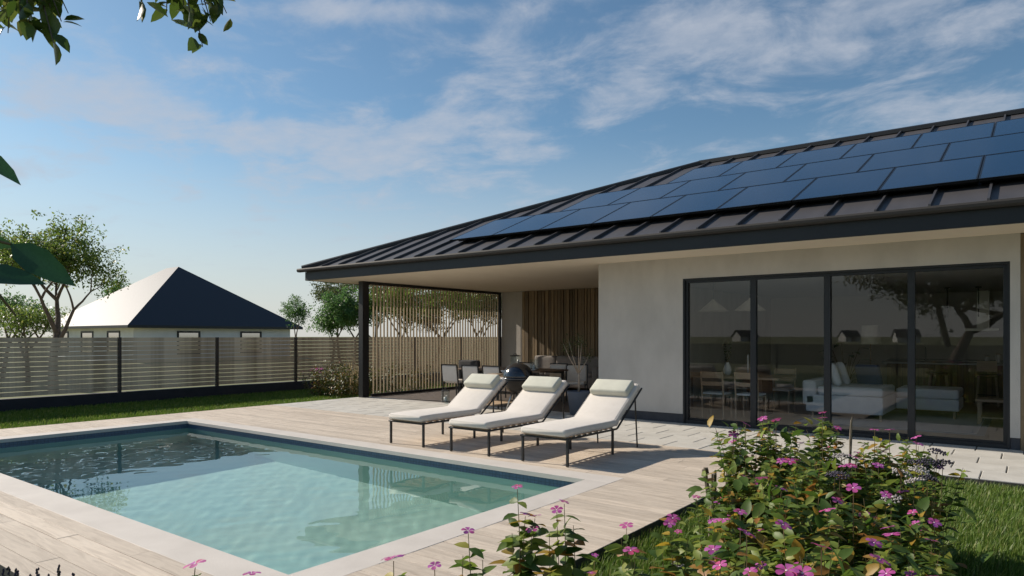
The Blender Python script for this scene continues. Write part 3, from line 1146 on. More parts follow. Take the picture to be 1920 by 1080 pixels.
# far farmhouses behind the viewer (mirrored in the panes)
for k, (x, y, w, d, h, lab) in enumerate(((-74, -200, 6.5, 5, 1.7, 'small far farmhouse with pale gable, leftmost in the window reflection'),
                                          (-46, -215, 4.5, 5, 1.6, 'small far white barn, middle one in the window reflection'),
                                          (-27, -190, 5.5, 4.5, 1.6, 'small far barn with dark roof, rightmost in the window reflection'))):
    o = thing('farmhouse', lab, 'house', (x, y, LAWN), -0.9 + 0.25 * k, 'far farmhouses across the field')
    b = MB()
    b.box(-w / 2, w / 2, -d / 2, d / 2, 0, h)
    b.add([(-w / 2 + .01, -d / 2, h), (-w / 2 + .01, d / 2, h), (-w / 2 + .01, 0, h + 1.9)], [(0, 1, 2)])
    b.add([(w / 2 - .01, -d / 2, h), (w / 2 - .01, d / 2, h), (w / 2 - .01, 0, h + 1.9)], [(2, 1, 0)])
    b.build('wall', MT['nwall'], o, local=True)
    b = MB()
    b.add([(-w / 2 - .3, -d / 2 - .4, h - .2), (w / 2 + .3, -d / 2 - .4, h - .2), (w / 2 + .3, 0, h + 2.0), (-w / 2 - .3, 0, h + 2.0),
           (-w / 2 - .3, d / 2 + .4, h - .2), (w / 2 + .3, d / 2 + .4, h - .2)], [(0, 1, 2, 3), (3, 2, 5, 4)])
    b.build('roof', MT['roof'], o, local=True)
    b = MB()
    b.box(-.5, .5, d / 2 + .005, d / 2 + .05, 0, 1.9)
    b.build('door', MT['anthracite'], o, local=True)
# ------------------------------------------------------------------ sun loungers
LH = 0.318
HIN = Vector((0, 1.17, 0.318))
TOP = Vector((0, 1.87, 0.79))
bdir = (TOP - HIN).normalized()
bnor = Vector((0, -bdir.z, bdir.y))
bang = math.atan2(bdir.z, bdir.y)


def sweep(path, w, t, n=5, r=0.032):
    """cushion swept along a path in the YZ plane; path rows: (y, z, width scale, thickness scale)"""
    q = MB()
    sec = []
    hw, ht = w / 2, t / 2
    for (cx, cz, a0) in ((hw - r, ht - r, 0), (-hw + r, ht - r, 90), (-hw + r, -ht + r, 180), (hw - r, -ht + r, 270)):
        for k in range(n):
            a = R_(a0 + 90 * k / (n - 1))
            sec.append((cx + r * math.cos(a), cz + r * math.sin(a)))
    V = []
    for i, (y, z, sx, st) in enumerate(path):
        a = path[max(0, i - 1)]
        c = path[min(len(path) - 1, i + 1)]
        tg = Vector((0, c[0] - a[0], c[1] - a[1])).normalized()
        no = Vector((0, -tg.z, tg.y))
        for (x, u) in sec:
            crown = 0.010 * (1 - (x / hw) ** 2) if u > 0 else 0
            V.append(Vector((x * sx, y, z)) + no * (u * st + crown))
    m_ = len(sec)
    F = []
    for i in range(len(path) - 1):
        for k in range(m_):
            k2 = (k + 1) % m_
            F.append((i * m_ + k, i * m_ + k2, (i + 1) * m_ + k2, (i + 1) * m_ + k))
    F.append(tuple(range(m_ - 1, -1, -1)))
    F.append(tuple(range((len(path) - 1) * m_, len(path) * m_)))
    q.add(V, F)
    return q


def make_lounger():
    root = thing('sun_lounger', 'x', 'sun lounger', (0, 0, 0), 0, 'sun loungers in a row by the pool')
    off = 0.066
    pts = [(-0.055, LH + off, .95, .55), (-0.045, LH + off, .985, .85), (-0.02, LH + off, 1, 1), (.25, LH + off + .004, 1, 1), (.55, LH + off + .003, 1, 1), (.85, LH + off, 1, 1), (1.05, LH + off, 1, 1), (1.11, LH + off + .004, 1, 1)]
    h0 = HIN + bnor * off
    for k in range(8):
        p = h0 + bdir * (0.03 + k * 0.108)
        pts.append((p.y, p.z, 1, 1))
    p = h0 + bdir * 0.815
    pts.append((p.y, p.z, .985, .85))
    p = h0 + bdir * 0.825
    pts.append((p.y, p.z, .95, .55))
    sweep(pts, 0.635, 0.082).build('mattress', MT['cush'], root, True, True)
    pp = MB()
    for s in (-1, 1):
        for u in (-1, 1):
            ln_ = []
            for (y, z, sx, st) in pts[1:-1]:
                ln_.append((s * .3125 * sx, y, z))
            path = []
            for i_, p_ in enumerate(ln_):
                a_ = Vector(ln_[max(0, i_ - 1)])
                c_ = Vector(ln_[min(len(ln_) - 1, i_ + 1)])
                tg = (c_ - a_).normalized()
                path.append(Vector(p_) + Vector((0, -tg.z, tg.y)) * (u * .0345))
            pp.tube(path, .0035, 5)
    o_ = pp.build('piping', MT['cush'], root, True, True)
    o_['kind'] = 'stuff'
    pl = MB()
    pl.rbox(-.285, .285, -.13, .13, -.05, .05, .028, 4, .006)
    pc = HIN + bdir * 0.64 + bnor * (off + 0.041 + 0.046)
    pl.xf(Matrix.Translation(pc) @ Matrix.Rotation(bang, 4, 'X'))
    pl.build('pillow', MT['pillow'], root, True, True)
    for s in (-1, 1):
        x = s * 0.317
        b = MB()
        b.tube([(x, -.02, LH), (x, 1.16, LH - .006), (x, 1.19, LH + .004), (x, TOP.y, TOP.z)], 0.0135, 8)
        b.build('side_rail', MT['black'], root, False, True)
        for y in (0.0, 1.06):
            b = MB()
            b.bar((x, y, 0.002), (x, y, LH + .012), 0.026)
            b.build('leg', MT['black'], root, False, True)
        b = MB()
        b.tube([(s * .305, 1.765, 0.002), (s * .305, 1.70, .672)], 0.0105, 8)
        b.build('prop_leg', MT['black'], root, False, True)
    b = MB()
    b.tube([(-.345, -.012, LH - .004), (.345, -.012, LH - .004)], 0.0125, 8)
    b.build('cross_rail', MT['black'], root, False, True)
    q = MB()
    q.box(-.302, .302, -.032, .032, -.009, .009)
    sm = q.mesh('slat', MT['slatwood'])
    for k in range(9):
        link('slat', sm, root, (0, 0.03 + k * 0.128, LH + .0155))
    for k in range(7):
        p = HIN + bdir * (0.07 + k * .118) + bnor * 0.0155
        link('slat', sm, root, p, (bang, 0, 0))
    return root


lg = make_lounger()
for i, (x, lab) in enumerate(((-6.845, 'cream sun lounger farthest left, nearest the slat screen'),
                              (-5.705, 'cream sun lounger in the middle of the three'),
                              (-4.545, 'cream sun lounger farthest right, nearest the glass doors'))):
    o = lg if i == 0 else copy_tree(lg)
    o.location = (x, 6.612, 0.003)
    o['label'] = lab


# ------------------------------------------------------------------ terrace furniture
def make_patio_chair():
    root = thing('dining_chair', 'x', 'chair', (0, 0, 0), 0, 'padded chairs round the terrace table')
    b = MB()
    b.rbox(-.225, .225, .04, .47, .42, .49, .03, 3, .01)
    b.build('seat', MT['cush'], root, True, True)
    b = MB()
    b.rbox(-.225, .225, -.035, .04, -.19, .19, .03, 3)
    b.xf(Matrix.Translation((0, -.01, .645)) @ Matrix.Rotation(R_(7), 4, 'X'))
    b.build('backrest', MT['cush'], root, True, True)
    for s in (-1, 1):
        x = s * .238
        b = MB()
        b.bar((x, .47, .003), (x, .47, .42), .022)
        b.build('leg', MT['black'], root, False, True)
        b = MB()
        b.tube([(x, .0, .003), (x, .0, .42), (x, -.055, .845)], .0145, 4)
        b.build('leg', MT['black'], root, False, True)
        b = MB()
        b.bar((x, .012, .415), (x, .458, .415), .02)
        b.build('seat_rail', MT['black'], root, False, True)
    b = MB()
    b.bar((-.245, -.056, .85), (.245, -.056, .85), .022)
    b.build('back_rail', MT['black'], root, False, True)
    return root


ch = make_patio_chair()
spots = [(-10.66, 11.68, 0, 'padded terrace chair at the left end of the near side, closest to the screen'),
         (-10.03, 11.68, 0, 'padded terrace chair second from the screen on the near table side'),
         (-9.42, 11.68, 0, 'padded terrace chair third from the screen, half behind the wooden side table'),
         (-9.95, 13.62, 180, 'padded terrace chair on the far table side, behind the glass lantern'),
         (-8.98, 13.62, 180, 'padded terrace chair on the far table side, left of the potted tree'),
         (-8.28, 13.35, 205, 'padded terrace chair at the right table end, beside the potted tree')]
for i, (x, y, a, lab) in enumerate(spots):
    o = ch if i == 0 else copy_tree(ch)
    o.location = (x, y, 0.002)
    o.rotation_euler = (0, 0, R_(a))
    o['label'] = lab
dt_ = thing('dining_table', 'long brown wooden table with black legs on the covered terrace', 'table', (-9.7, 12.7, 0))
b = MB()
b.cbox(-10.95, -8.45, 12.13, 13.35, .715, .745, .003)
b.build('table_top', MT['tabletop'], dt_)
for x in (-10.85, -8.60):
    for y in (12.24, 13.24):
        b = MB()
        b.bar((x, y, .003), (x, y, .714), .05)
        b.build('leg', MT['black'], dt_)
for y in (12.24, 13.24):
    b = MB()
    b.box(-10.82, -8.63, y - .015, y + .015, .65, .7145)
    b.build('apron', MT['black'], dt_)


def lantern(loc, r, h, label, cap=True):
    o = thing('glass_lantern', label, 'lantern', loc, 0, 'glass lanterns on the terrace')
    b = MB()
    b.lathe([(r * .97, .0), (r, .01), (r, h)], 20)
    b.f = b.f[:-2]
    b.mi = b.mi[:-2]
    b.build('glass_cylinder', MT['clear'], o, True, True)
    b = MB()
    b.lathe([(r * 1.02, -.0), (r * 1.02, .018), (.01, .018)], 20)
    b.build('base', MT['steel'] if not cap else MT['black'], o, False, True)
    b = MB()
    b.lathe([(.035, .019), (.035, h * .45), (.006, h * .46), (.002, h * .5)], 12)
    b.build('candle', MT['white'], o, True, True)
    if cap:
        b = MB()
        b.lathe([(r * 1.06, h), (r * 1.06, h + .018), (r * .3, h + .028), (.02, h + .03)], 20)
        b.build('lid', MT['black'], o, False, True)
        b = MB()
        b.tube([(-.05, 0, h + .03), (-.03, 0, h + .055), (.03, 0, h + .055), (.05, 0, h + .03)], .006, 6)
        b.build('handle', MT['black'], o, False, True)
    return o


lantern((-10.62, 11.46, .008), .10, .25, 'glass lantern standing on the terrace floor by the leftmost chair')
lantern((-9.5, 12.62, .746), .115, .30, 'tall glass lantern with black lid standing on the terrace table')
lantern((-8.95, 12.6, .746), .10, .24, 'open glass cylinder on the terrace table beside the round grill', False)
o = thing('glass_bottle', 'small clear bottle on the paving in front of the floor lantern', 'bottle', (-10.36, 11.22, .002))
b = MB()
b.lathe([(.04, 0), (.045, .02), (.045, .09), (.014, .13), (.014, .17)], 14)
b.build('body', MT['clear'], o, True, True)
b = MB()
b.lathe([(.016, .171), (.016, .19), (.004, .192)], 10)
b.build('stopper', MT['white'], o, False, True)

so = thing('terrace_sofa', 'taupe three-cushion sofa against the slatted terrace back wall', 'sofa', (-10.4, 16.0, 0))
b = MB()
b.rbox(-11.7, -9.1, 15.62, 16.5, .12, .42, .04)
b.build('base', MT['greyfab'], so, True)
for k in range(3):
    b = MB()
    x = -11.5 + k * .755
    b.rbox(x, x + .74, 15.6, 16.2, .425, .53, .04, 3, .01)
    b.build('seat_cushion', MT['greyfab'], so, True)
    b = MB()
    b.rbox(x, x + .74, 16.18, 16.4, .50, .95, .06)
    b.build('back_cushion', MT['greyfab'], so, True)
for (x0, x1) in ((-11.74, -11.52), (-9.22, -8.98)):
    b = MB()
    b.rbox(x0, x1, 15.55, 16.5, .1, .70, .08, 4)
    b.build('armrest', MT['greyfab'], so, True)
for x in (-11.6, -9.2):
    for y in (15.72, 16.4):
        b = MB()
        b.bar((x, y, .003), (x, y, .12), .04)
        b.build('leg', MT['black'], so)
ac = thing('lounge_armchair', 'low charcoal armchair with rounded back beside the slat screen', 'armchair', (-12.05, 14.3, 0))
b = MB()
b.rbox(-.36, .36, -.38, .36, .16, .42, .06)
b.build('seat', MT['darkfab'], ac, True, True)
b = MB()
b.rbox(-.36, .36, -.42, -.28, .30, .87, .06, 4)
b.build('backrest', MT['darkfab'], ac, True, True)
for s in (-1, 1):
    b = MB()
    b.rbox(s * .36 - .05, s * .36 + .05, -.38, .36, .2, .58, .045)
    b.build('armrest', MT['darkfab'], ac, True, True)
    for y in (-.33, .3):
        b = MB()
        b.bar((s * .3, y, .003), (s * .3, y, .17), .03)
        b.build('leg', MT['black'], ac, False, True)

# round grill
gr = thing('kettle_grill', 'glossy black round kettle grill on pale splayed legs behind the loungers', 'grill', (-7.81, 10.47, 0))
gr.rotation_euler = (0, 0, R_(-25))
b = MB()
cz, rr = .70, .30
b.lathe([(rr * math.cos(R_(a)), cz + rr * math.sin(R_(a))) for a in range(4, 90, 6)] + [(.004, cz + rr)], 32)
b.build('lid', MT['grillshell'], gr, True, True)
b = MB()
b.lathe([(.10, cz - .283)] + [(rr * math.cos(R_(a)), cz + rr * math.sin(R_(a))) for a in range(-68, 3, 6)], 32)
b.build('bowl', material('brown_reflection_enamel', (0.016, 0.012, 0.009), .35, spec=.35), gr, True, True)  # the brown puts a reflection into the bowl's colour
b = MB()
b.lathe([(rr + .001, cz - .012), (rr + .012, cz - .008), (rr + .012, cz + .012), (rr + .001, cz + .016)], 32)
b.build('rim_band', MT['grillshell'], gr, True, True)
b = MB()
b.lathe([(.012, cz + rr), (.012, cz + rr + .03), (.022, cz + rr + .035), (.022, cz + rr + .05), (.004, cz + rr + .056)], 14)
b.build('knob', MT['steel'], gr, True, True)
# added shell behind the bowl, standing in for the grill's brownish shaded side
b = MB()
V = []
F = []
na, nz = 14, 8
for i in range(na + 1):
    az = R_(-62 + 124 * i / na)
    for j in range(nz + 1):
        el = R_(-35 + 50 * j / nz)
        r2 = .285
        V.append((r2 * math.cos(el) * math.cos(az) + .12, r2 * math.cos(el) * math.sin(az), cz + .0 + r2 * math.sin(el)))
for i in range(na):
    for j in range(nz):
        a = i * (nz + 1) + j
        F.append((a, a + 1, a + nz + 2, a + nz + 1))
b.add(V, F)
hood = b.build('shade_side_shell', bpy.data.materials['brown_reflection_enamel'], gr, True, True)
hood.rotation_euler = (0, 0, R_(60))
for k in range(4):
    a = R_(45 + 90 * k)
    b = MB()
    b.tube([(.12 * math.cos(a), .12 * math.sin(a), cz - .27), (.27 * math.cos(a), .27 * math.sin(a), .003)], [.016, .012], 8)
    b.build('leg', MT['steel'], gr, True, True)
st_ = thing('side_table', 'slim pale wooden side table with black legs beside the round grill', 'table', (-8.5, 10.65, 0))
b = MB()
b.cbox(-8.82, -8.18, 10.18, 11.12, .70, .725, .003)
b.build('table_top', MT['paleoak'], st_)
b = MB()
b.cbox(-8.78, -8.22, 10.24, 11.06, .17, .19, .003)
b.build('shelf', MT['paleoak'], st_)
for x in (-8.79, -8.21):
    for y in (10.21, 11.09):
        b = MB()
        b.bar((x, y, .003), (x, y, .699), .022)
        b.build('leg', MT['black'], st_)
o = thing('cutting_board', 'thick wooden cutting board lying on the side table', 'board', (-8.5, 10.75, .726))
b = MB()
b.rbox(-.14, .14, -.22, .22, 0, .03, .012, 2)
b.build('board', MT['paleoak'], o, True, True)
b = MB()
b.bar((0, .22, .015), (0, .30, .015), .03)
b.build('handle', MT['paleoak'], o, False, True)
o = thing('ceramic_bowl', 'small white bowl on the cutting board next to the grill', 'bowl', (-8.48, 10.9, .757))
b = MB()
b.lathe([(.035, 0), (.04, .006), (.07, .04), (.075, .06), (.07, .06), (.03, .012), (.002, .01)], 18)
b.build('body', MT['white'], o, True, True)

# ------------------------------------------------------------------ living room
def make_oak_chair():
    root = thing('oak_chair', 'x', 'chair', (0, 0, 0), 0, 'oak chairs round the indoor table')
    b = MB()
    b.rbox(-.21, .21, .02, .44, .43, .465, .012, 2, .005)
    b.build('seat', MT['whitefab'], root, True, True)
    for s in (-1, 1):
        b = MB()
        b.tube([(s * .2, 0, .003), (s * .2, 0, .45), (s * .2, -.05, .86)], .016, 6)
        b.build('leg', MT['paleoak'], root, False, True)
        b = MB()
        b.tube([(s * .2, .43, .003), (s * .2, .43, .43)], .016, 6)
        b.build('leg', MT['paleoak'], root, False, True)
        b = MB()
        b.bar((s * .2, .012, .41), (s * .2, .418, .41), .024)
        b.build('seat_rail', MT['paleoak'], root, False, True)
    for (z0, z1, y) in ((.60, .67, -.022), (.74, .85, -.042)):
        b = MB()
        b.box(-.186, .186, y - .01, y + .01, z0, z1)
        b.build('back_slat', MT['paleoak'], root, False, True)
    return root


oc = make_oak_chair()
for i, (x, y, a, lab) in enumerate(((-4.66, 12.22, 0, 'oak chair nearest the left glass pane, on the near side of the indoor table'),
                                    (-4.06, 12.30, 0, 'oak chair on the near side of the indoor table, by the first door stile'),
                                    (-3.95, 14.25, 180, 'oak chair on the far side of the indoor table, right end'),
                                    (-4.75, 14.25, 180, 'oak chair on the far side of the indoor table, behind the vase'))):
    o = oc if i == 0 else copy_tree(oc)
    o.location = (x, y, .002)
    o.rotation_euler = (0, 0, R_(a))
    o['label'] = lab
it = thing('indoor_dining_table', 'heavy wooden dining table with panel ends seen through the left glass pane', 'table', (-4.8, 13.2, 0))
b = MB()
b.cbox(-5.95, -3.60, 12.62, 13.72, .71, .75, .004)
b.build('table_top', MT['paleoak'], it)
for x in (-5.6, -4.0):
    b = MB()
    b.box(x - .04, x + .04, 12.85, 13.5, .003, .709)
    b.build('leg_panel', MT['tabletop'], it)
for (x, lab) in ((-5.0, 'white cone pendant lamp over the left half of the indoor table'), (-4.28, 'white cone pendant lamp over the right half of the indoor table')):
    o = thing('pendant_lamp', lab, 'lamp', (x, 13.15, 2.0), 0, 'cone pendant lamps')
    b = MB()
    b.lathe([(.295, 0), (.285, .004), (.03, .215), (.02, .235)], 24)
    b.f = b.f[:-2]
    b.mi = b.mi[:-2]
    b.build('lamp_shade', MT['shade'], o, True, True)
    b = MB()
    b.tube([(0, 0, .2), (0, 0, .638)], .006, 6)
    b.build('cord', MT['black'], o, False, True)
    b = MB()
    b.lathe([(.05, .615), (.05, .638)], 14)
    b.build('ceiling_rose', MT['white'], o, False, True)
vs = thing('vase_of_twigs', 'white vase holding dark leafy twigs on the indoor table', 'vase', (-4.68, 13.05, .751))
b = MB()
b.lathe([(.045, 0), (.075, .06), (.08, .12), (.05, .2), (.03, .235), (.035, .25)], 18)
b.build('vase', MT['white'], vs, True, True)
b = MB()
lv = []
for k in range(7):
    a = k * .9
    tip = Vector((.10 * math.cos(a), .10 * math.sin(a), .50 + .1 * (k % 3)))
    b.tube([(0, 0, .2), tip * .5 + Vector((0, 0, .12)), tip], [.004, .003, .002], 4)
b.build('twig', MT['stem'], vs, False, True)
vase_obj = vs
o = thing('tall_candle', 'tall white candle on the indoor dining table beside the vase', 'candle', (-4.30, 13.1, .751))
b = MB()
b.lathe([(.04, 0), (.04, .012), (.02, .016), (.02, .05)], 14)
b.build('holder', MT['steel'], o, False, True)
b = MB()
b.lathe([(.014, .05), (.014, .40), (.004, .405)], 12)
b.build('candle', MT['white'], o, True, True)

sf = thing('corner_sofa', 'white corner sofa with cushions behind the third glass pane', 'sofa', (-2.5, 14, 0))
for nm, dims, mm, rr2 in (('base', (-3.30, -2.03, 13.25, 15.10, .13, .44), 'whitefab', .03), ('base', (-2.02, -1.02, 14.55, 15.55, .15, .36), 'whitefab', .03),
                          ('seat_cushion', (-3.10, -2.03, 13.25, 14.55, .442, .60), 'whitefab', .045), ('seat_cushion', (-2.02, -1.02, 14.55, 15.55, .362, .54), 'whitefab', .045),
                          ('backrest', (-3.36, -3.12, 13.25, 15.10, .25, .70), 'whitefab', .05)):
    b = MB()
    b.rbox(*dims, r=rr2)
    b.build(nm, MT[mm], sf, True)
for (x, y, z, a, m_) in ((-2.92, 13.75, .80, 20, 'whitefab'), (-2.86, 14.2, .80, 15, 'whitefab'), (-2.45, 14.4, .76, 70, 'bluefab')):
    b = MB()
    b.rbox(-.07, .07, -.24, .24, -.22, .22, .07, 4)
    b.xf(Matrix.Translation((x, y, z)) @ Matrix.Rotation(R_(a), 4, 'Z') @ Matrix.Rotation(R_(-18), 4, 'Y'))
    b.build('cushion', MT[m_], sf, True)
for (x, y) in ((-3.2, 13.35), (-2.08, 13.33), (-1.10, 14.65), (-1.10, 15.45), (-3.2, 15.0)):
    b = MB()
    b.bar((x, y, .003), (x, y, .15), .035)
    b.build('leg', MT['paleoak'], sf)
rg = thing('living_room_rug', 'large pale rug with grey border in front of the sofa', 'rug', (-2, 14, 0))
b = MB()
b.box(-3.35, -.56, 12.50, 15.9, .001, .008)
b.build('border', MT['rugedge'], rg)
b = MB()
b.box(-3.25, -.66, 12.60, 15.8, .0085, .012)
b.build('pile', MT['rug'], rg)
fl_ = thing('floor_lamp', 'floor lamp with pale drum shade behind the white sofa', 'lamp', (-2.77, 16.5, 0))
b = MB()
b.lathe([(.19, 1.34), (.17, 1.74)], 24)
b.f = b.f[:-2]
b.mi = b.mi[:-2]
b.build('lamp_shade', MT['shade'], fl_, True, True)
b = MB()
b.tube([(0, 0, .02), (0, 0, 1.6)], .012, 8)
b.build('pole', MT['paleoak'], fl_, False, True)
b = MB()
b.lathe([(.14, .003), (.14, .02), (.01, .025)], 20)
b.build('base', MT['paleoak'], fl_, False, True)
isl = thing('kitchen_island', 'kitchen island with slatted timber front and stone top at the room back', 'kitchen island', (-1.4, 18.8, 0))
b = MB()
b.box(-2.75, 0.3, 18.45, 19.25, .003, .86)
b.build('cabinet', MT['tabletop'], isl)
b = MB()
b.cbox(-2.85, 0.4, 18.38, 19.3, .861, .90, .004)
b.build('worktop', MT['stone'], isl)
q = MB()
q.box(-.045, .045, -.02, 0, .02, .855)
me = q.mesh('front_slat', MT['batten'])
for k in range(28):
    link('front_slat', me, isl, Vector((-2.69 + k * .109, 18.449, 0)) - wloc(isl))
b = MB()
b.tube([(-2.0, 18.95, .9), (-2.0, 18.95, 1.2), (-2.0, 18.85, 1.24), (-2.0, 18.75, 1.2)], .014, 8)
b.build('tap', MT['steel'], isl, True)
for (x, lab) in ((-.78, 'low white canister on the kitchen island, leftmost'), (-.58, 'tall white canister on the kitchen island, middle'), (-.44, 'small white canister on the kitchen island, rightmost')):
    o = thing('canister', lab, 'canister', (x, 18.7, .9), 0, 'canisters on the island')
    h = .15 if 'low' in lab else .2 if 'tall' in lab else .12
    b = MB()
    b.lathe([(.045, .001), (.05, .01), (.05, h)], 14)
    b.build('body', MT['white'], o, True, True)
    b = MB()
    b.lathe([(.052, h), (.052, h + .012), (.01, h + .018)], 14)
    b.build('lid', MT['paleoak'], o, False, True)
hd = thing('range_hood', 'steel chimney range hood on the kitchen back wall', 'range hood', (-.95, 20.7, 1.6))
b = MB()
b.box(-1.32, -.62, 20.4, 20.99, 1.64, 1.70)
b.build('canopy', MT['steel'], hd)
b = MB()
b.box(-1.08, -.82, 20.65, 20.99, 1.701, 2.638)
b.build('chimney', MT['steel'], hd)
q_ = thing('kitchen_counter', 'kitchen counter with timber cupboards below the range hood', 'counter', (-1.4, 20.7, 0))
b = MB()
b.box(-3.0, 1.1, 20.4, 20.99, .003, .87)
b.build('cabinet', MT['tabletop'], q_)
b = MB()
b.cbox(-3.02, 1.12, 20.36, 20.99, .871, .905, .004)
b.build('worktop', MT['stone'], q_)
bs_ = None
for (x, y, lab) in ((-1.65, 17.9, 'dark bar stool at the middle of the kitchen island'), (-.75, 17.9, 'dark bar stool at the right end of the kitchen island')):
    o = thing('bar_stool', lab, 'stool', (x, y, 0), 0, 'stools at the island')
    b = MB()
    b.rbox(-.19, .19, -.17, .17, .64, .69, .02)
    b.build('seat', MT['tabletop'], o, True, True)
    for sx in (-1, 1):
        for sy in (-1, 1):
            b = MB()
            b.bar((sx * .2, sy * .18, .003), (sx * .15, sy * .13, .64), .028)
            b.build('leg', MT['paleoak'], o, False, True)
    b = MB()
    b.bar((-.18, -.16, .25), (.18, -.16, .25), .02)
    b.build('footrest', MT['black'], o, False, True)
    if x > -1:
        b = MB()
        b.box(-.18, .18, -.17, -.15, .75, .98)
        b.build('backrest', MT['paleoak'], o, False, True)
be = thing('coffee_bench', 'narrow pale wooden bench with shelf behind the rightmost glass pane', 'bench', (-.3, 14.2, 0))
b = MB()
b.cbox(-.75, .45, 13.95, 14.5, .40, .44, .004)
b.build('top', MT['paleoak'], be)
b = MB()
b.box(-.68, .38, 14.0, 14.45, .12, .14)
b.build('shelf', MT['paleoak'], be)
for x in (-.70, .40):
    for y in (14.0, 14.45):
        b = MB()
        b.bar((x, y, .003), (x, y, .399), .045)
        b.build('leg', MT['paleoak'], be)
for (x, lab) in ((-1.55, 'thin black pendant lamp left over the kitchen island'), (-.95, 'thin black pendant lamp right over the kitchen island')):
    o = thing('rod_pendant', lab, 'lamp', (x, 18.8, 1.95), 0, 'rod pendants over the island')
    b = MB()
    b.tube([(0, 0, .0), (0, 0, .685)], .012, 8)
    b.build('rod', MT['black'], o, False, True)
    b = MB()
    b.lathe([(.06, .66), (.06, .687)], 14)
    b.build('ceiling_rose', MT['black'], o, False, True)

# ------------------------------------------------------------------ leaves and plants
def leaf_arrays(l=1.0, w=.42, fold=.10, droop=.18, shape='ovate'):
    st = {'ovate': [(.0, .03), (.22, .78), (.48, 1.0), (.76, .66), (1.0, .0)],
          'lance': [(.0, .05), (.2, .6), (.45, 1.0), (.72, .75), (1.0, .0)],
          'round': [(.0, .15), (.2, .85), (.5, 1.0), (.8, .78), (1.0, .1)]}[shape]
    V = []
    F = []
    for (t, hw) in st:
        z = -droop * t * t * l
        x = hw * w * l / 2
        V += [(-x, t * l, z + fold * x * 2), (0, t * l, z), (x, t * l, z + fold * x * 2)]
    for i in range(len(st) - 1):
        a = i * 3
        F += [(a, a + 1, a + 4), (a, a + 4, a + 3), (a + 1, a + 2, a + 5), (a + 1, a + 5, a + 4)]
    return np.array(V, dtype=np.float32), np.array(F, dtype=np.int32)


def frame(d, up):
    y = Vector(d).normalized()
    x = y.cross(Vector(up))
    if x.length < 1e-4:
        x = y.cross(Vector((1, 0, .3)))
    x.normalize()
    z = x.cross(y)
    return Matrix((x, y, z)).transposed().to_4x4()


class LeafBag:
    """leaves of one plant: the nearest become parts, the rest one merged part"""

    def __init__(s, mat, arrs=None, name='leaf'):
        s.M = []
        s.mat = mat
        s.V, s.F = arrs or leaf_arrays()
        s.name = name

    def add(s, p, d, up, size):
        s.M.append(Matrix.Translation(p) @ frame(d, up) @ Matrix.Diagonal((size, size, size, 1)))

    def emit(s, parent, nmax=0):
        pl = wloc(parent)
        ms = sorted(s.M, key=lambda m: (m.translation - Vector((0, 0, EYE))).length)
        if nmax:
            me = fast_mesh(s.name, s.V, s.F, [s.mat], True)
            for m in ms[:nmax]:
                o = link(s.name, me, parent)
                o.matrix_local = Matrix.Translation(-pl) @ m
        rest = ms[nmax:]
        if rest:
            A = np.array([np.array(m) for m in rest], dtype=np.float32)
            VV = np.einsum('nij,kj->nki', A[:, :3, :3], s.V) + A[:, None, :3, 3] - np.array(pl, dtype=np.float32)
            k = len(s.V)
            FF = (s.F[None] + (np.arange(len(rest)) * k)[:, None, None]).reshape(-1, 3)
            o = link('foliage', fast_mesh('foliage', VV.reshape(-1, 3), FF, [s.mat], True), parent)
            o['kind'] = 'stuff'


def flower_mesh():
    q = MB()
    for k in range(5):
        a = 2 * math.pi * k / 5
        ca, sa = math.cos(a), math.sin(a)
        pts = []
        for (r, hw, z) in ((.06, .03, 0), (.22, .13, .05), (.38, .185, .045), (.48, .13, .015), (.505, .0, 0)):
            for s in (-1, 0, 1):
                x, y = r, s * hw
                zz = z + (0.02 if s else 0) - 0.03 * (k % 2) * r
                pts.append((x * ca - y * sa, x * sa + y * ca, zz))
        F = []
        for i in range(4):
            b0 = i * 3
            F += [(b0, b0 + 3, b0 + 4, b0 + 1), (b0 + 1, b0 + 4, b0 + 5, b0 + 2)]
        q.m = 0
        q.add(pts, F)
    q.m = 1
    q.lathe([(.07, .012), (.05, .03), (.004, .035)], 8)
    return q.mesh('flower', [MT['petal'], MT['eye']], True)


FLOWER = flower_mesh()
PETALS = [FLOWER]
VL = leaf_arrays(1, .52, .12, .25)


def rv(r, s=1.0):
    return Vector((r.uniform(-1, 1), r.uniform(-1, 1), r.uniform(-1, 1))) * s


def flower_at(parent, p, size, r, tilt=.45):
    d = Vector((r.uniform(-tilt, tilt), r.uniform(-tilt, tilt) - .1, 1)).normalized()
    o = link('flower', FLOWER, parent)
    o.matrix_local = Matrix.Translation(Vector(p) - wloc(parent)) @ frame(Vector((r.uniform(-1, 1), r.uniform(-1, 1), 0)).cross(d), d) @ Matrix.Diagonal((size, size, size, 1))
    return o


